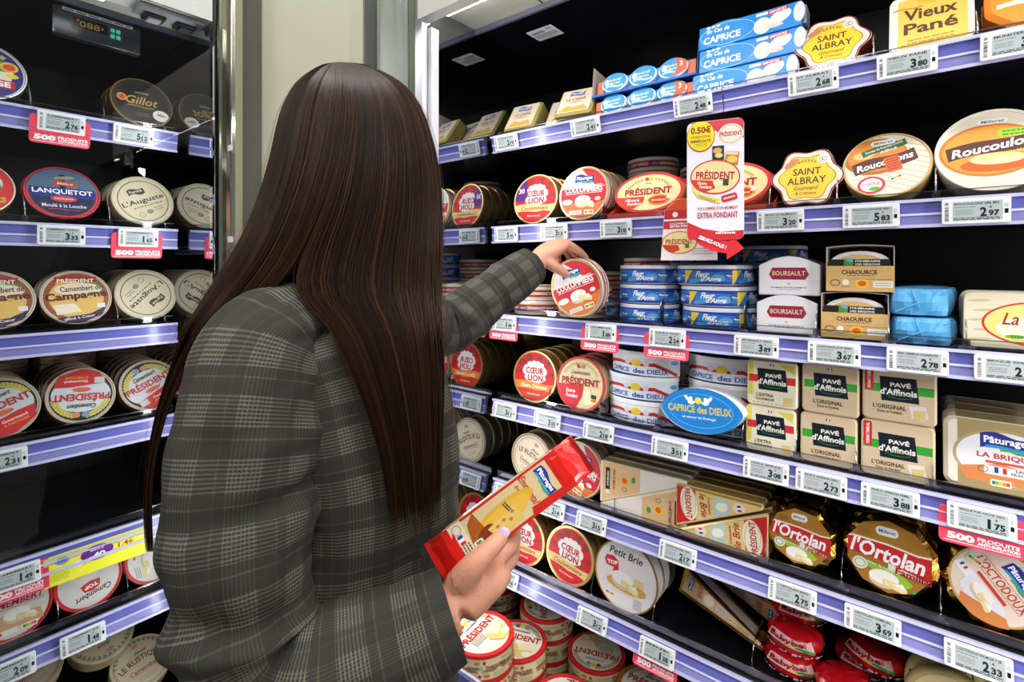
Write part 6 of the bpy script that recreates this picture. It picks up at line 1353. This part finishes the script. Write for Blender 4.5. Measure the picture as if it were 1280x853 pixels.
# held pack and held box (things of their own)
hp = empty('held_cheese_pack', 'red and cream wedge cheese pack held in the woman\'s near hand', 'cheese')
A, B = at(563, 692, .606), at(708, 583, .622); ex = (B-A).normalized(); vw = at(636, 640, .61)-Vector((0, 0, CZ)); 
vw = (vw+Vector((0, 0, .10))).normalized(); ey = (vw-ex*vw.dot(ex)).normalized(); ez = ex.cross(ey)
hp.matrix_world = Matrix.Translation((A+B)/2) @ Matrix((ex, ey, ez)).transposed().to_4x4()
RED = mat('#cf2018', .22, coat=.5); CREAM = mat('#cdb98a', .3, coat=.3)
V, F, MI = prism(o_rect(.168, .050, .004), .026, .003, base=0); raw('package', V, F, hp, [CREAM, CREAM])
for s in (-1, 1):
    x0 = s*.084; W = []; prof = [(0, .5, .5), (.008, .48, .52), (.018, .46, .30), (.026, .46, .10)]
    V, F = [], []; n = 20
    for j, (dx, hh, tt) in enumerate([(-.012, .502, .54), (0, .50, .52), (.009, .49, .34), (.020, .50, .07), (.026, .49, .05)]):
        for k in range(n): t = 2*PI*k/n; c, q = math.cos(t), math.sin(t); V.append((x0+s*dx+.0015*math.sin(k*2.3+j), .013+.026*tt*math.copysign(abs(c)**.4, c), .0505*hh*math.copysign(abs(q)**.4, q)))
    for j in range(4):
        for k in range(n): f_ = (j*n+k, j*n+(k+1) % n, (j+1)*n+(k+1) % n, (j+1)*n+k); F.append(f_)
    F.append(tuple(range(n))); F.append(tuple(4*n+k for k in range(n))); raw('crimped_end', V, F, hp, [RED])
V = [(.106, .010, -.026), (.122, .010, -.022), (.124, .011, .018), (.107, .011, .026)]; raw('clear_fin', V+[(x, y+.0006, z) for x, y, z in V], [(0, 1, 2, 3), (7, 6, 5, 4), (0, 4, 5, 1), (1, 5, 6, 2), (2, 6, 7, 3), (3, 7, 4, 0)], hp, [M_BLISTER])
V = [(-.106, .012, -.026), (-.118, .012, -.022), (-.119, .012, .020), (-.107, .012, .026)]; raw('clear_fin', V+[(x, y+.0006, z) for x, y, z in V], [(0, 1, 2, 3), (7, 6, 5, 4), (0, 4, 5, 1), (1, 5, 6, 2), (2, 6, 7, 3), (3, 7, 4, 0)], hp, [M_BLISTER])
a = Art([(-84, -24.6), (84, -24.6), (84, 24.6), (-84, 24.6)])
a.rect(0, 23, 170, 3, '#cf2018'); a.rect(0, -23, 170, 3.4, '#cf2018'); a.rect(76, 0, 18, 56, '#cf2018'); a.rect(-78, 0, 14, 56, '#cf2018'); a.poly([(18, -28), (70, -28), (70, -16), (24, -14)], '#cf2018')
a.patur(54, 2, 34, -90); a.txt('Emmental', 32, 4, 36, '#c2402a', 9, rot=-90, shear=.25); a.txt('français', 21, 6, 22, '#c2402a', 6, rot=-90, shear=.25)
a.ell(-8, 0, 44, 12, '#dfae34', 4); a.ell(-12, -4, 40, 12, '#e3b84a', 6); a.poly([(-52, 14), (-40, 22), (-34, -8), (-46, -20), (-58, -10)], '#a85a1e'); a.ell(-38, -8, 14, 8, '#7a3a14', 20); a.poly([(-34, -4), (8, 2), (10, -16), (-26, -20)], '#e3c26a')
for x, y in ((-22, -8), (-12, -6), (-4, -10), (2, -4), (-16, -14)): a.ell(x, y, 2.4, 1.8, '#b9862f')
a.rect(-66, 2, 18, 44, '#e3dac0'); a.ring(-66, 16, 6, 6, 1.2, '#a8a090'); a.flag(-66, 4, 11, -90); a.lines(-66, -11, 18, 4, 3.6, '#4a443a', 1.8, 5, -90); a.rect(-50, -14, 15, 12, '#ece6dc', 2, -90)
for i_, c in enumerate(('#1d8a45', '#7fbf3a', '#f2c71d', '#ee8a1d', '#e4471e')): a.rect(-50, -14+(2-i_)*2.4, 7, 2.3, c)
a.rect(-2, 4, 1.2, 12, '#3a3a3a', 0, 12); a.rect(1, 4, 1.2, 12, '#3a3a3a', 0, 12); a.build('front_print', hp, lambda x, y, e: (x, -e, y))
M = Matrix.Translation((-.632, 1.022, CZ-.051)) @ Matrix.Rotation(math.radians(4), 4, 'X') @ Matrix.Rotation(math.radians(-20), 4, 'Y') @ Matrix.Translation((0, 0, -.068))
put(make_coul, M, 'red and white round cheese box gripped by the woman\'s outstretched hand', None)
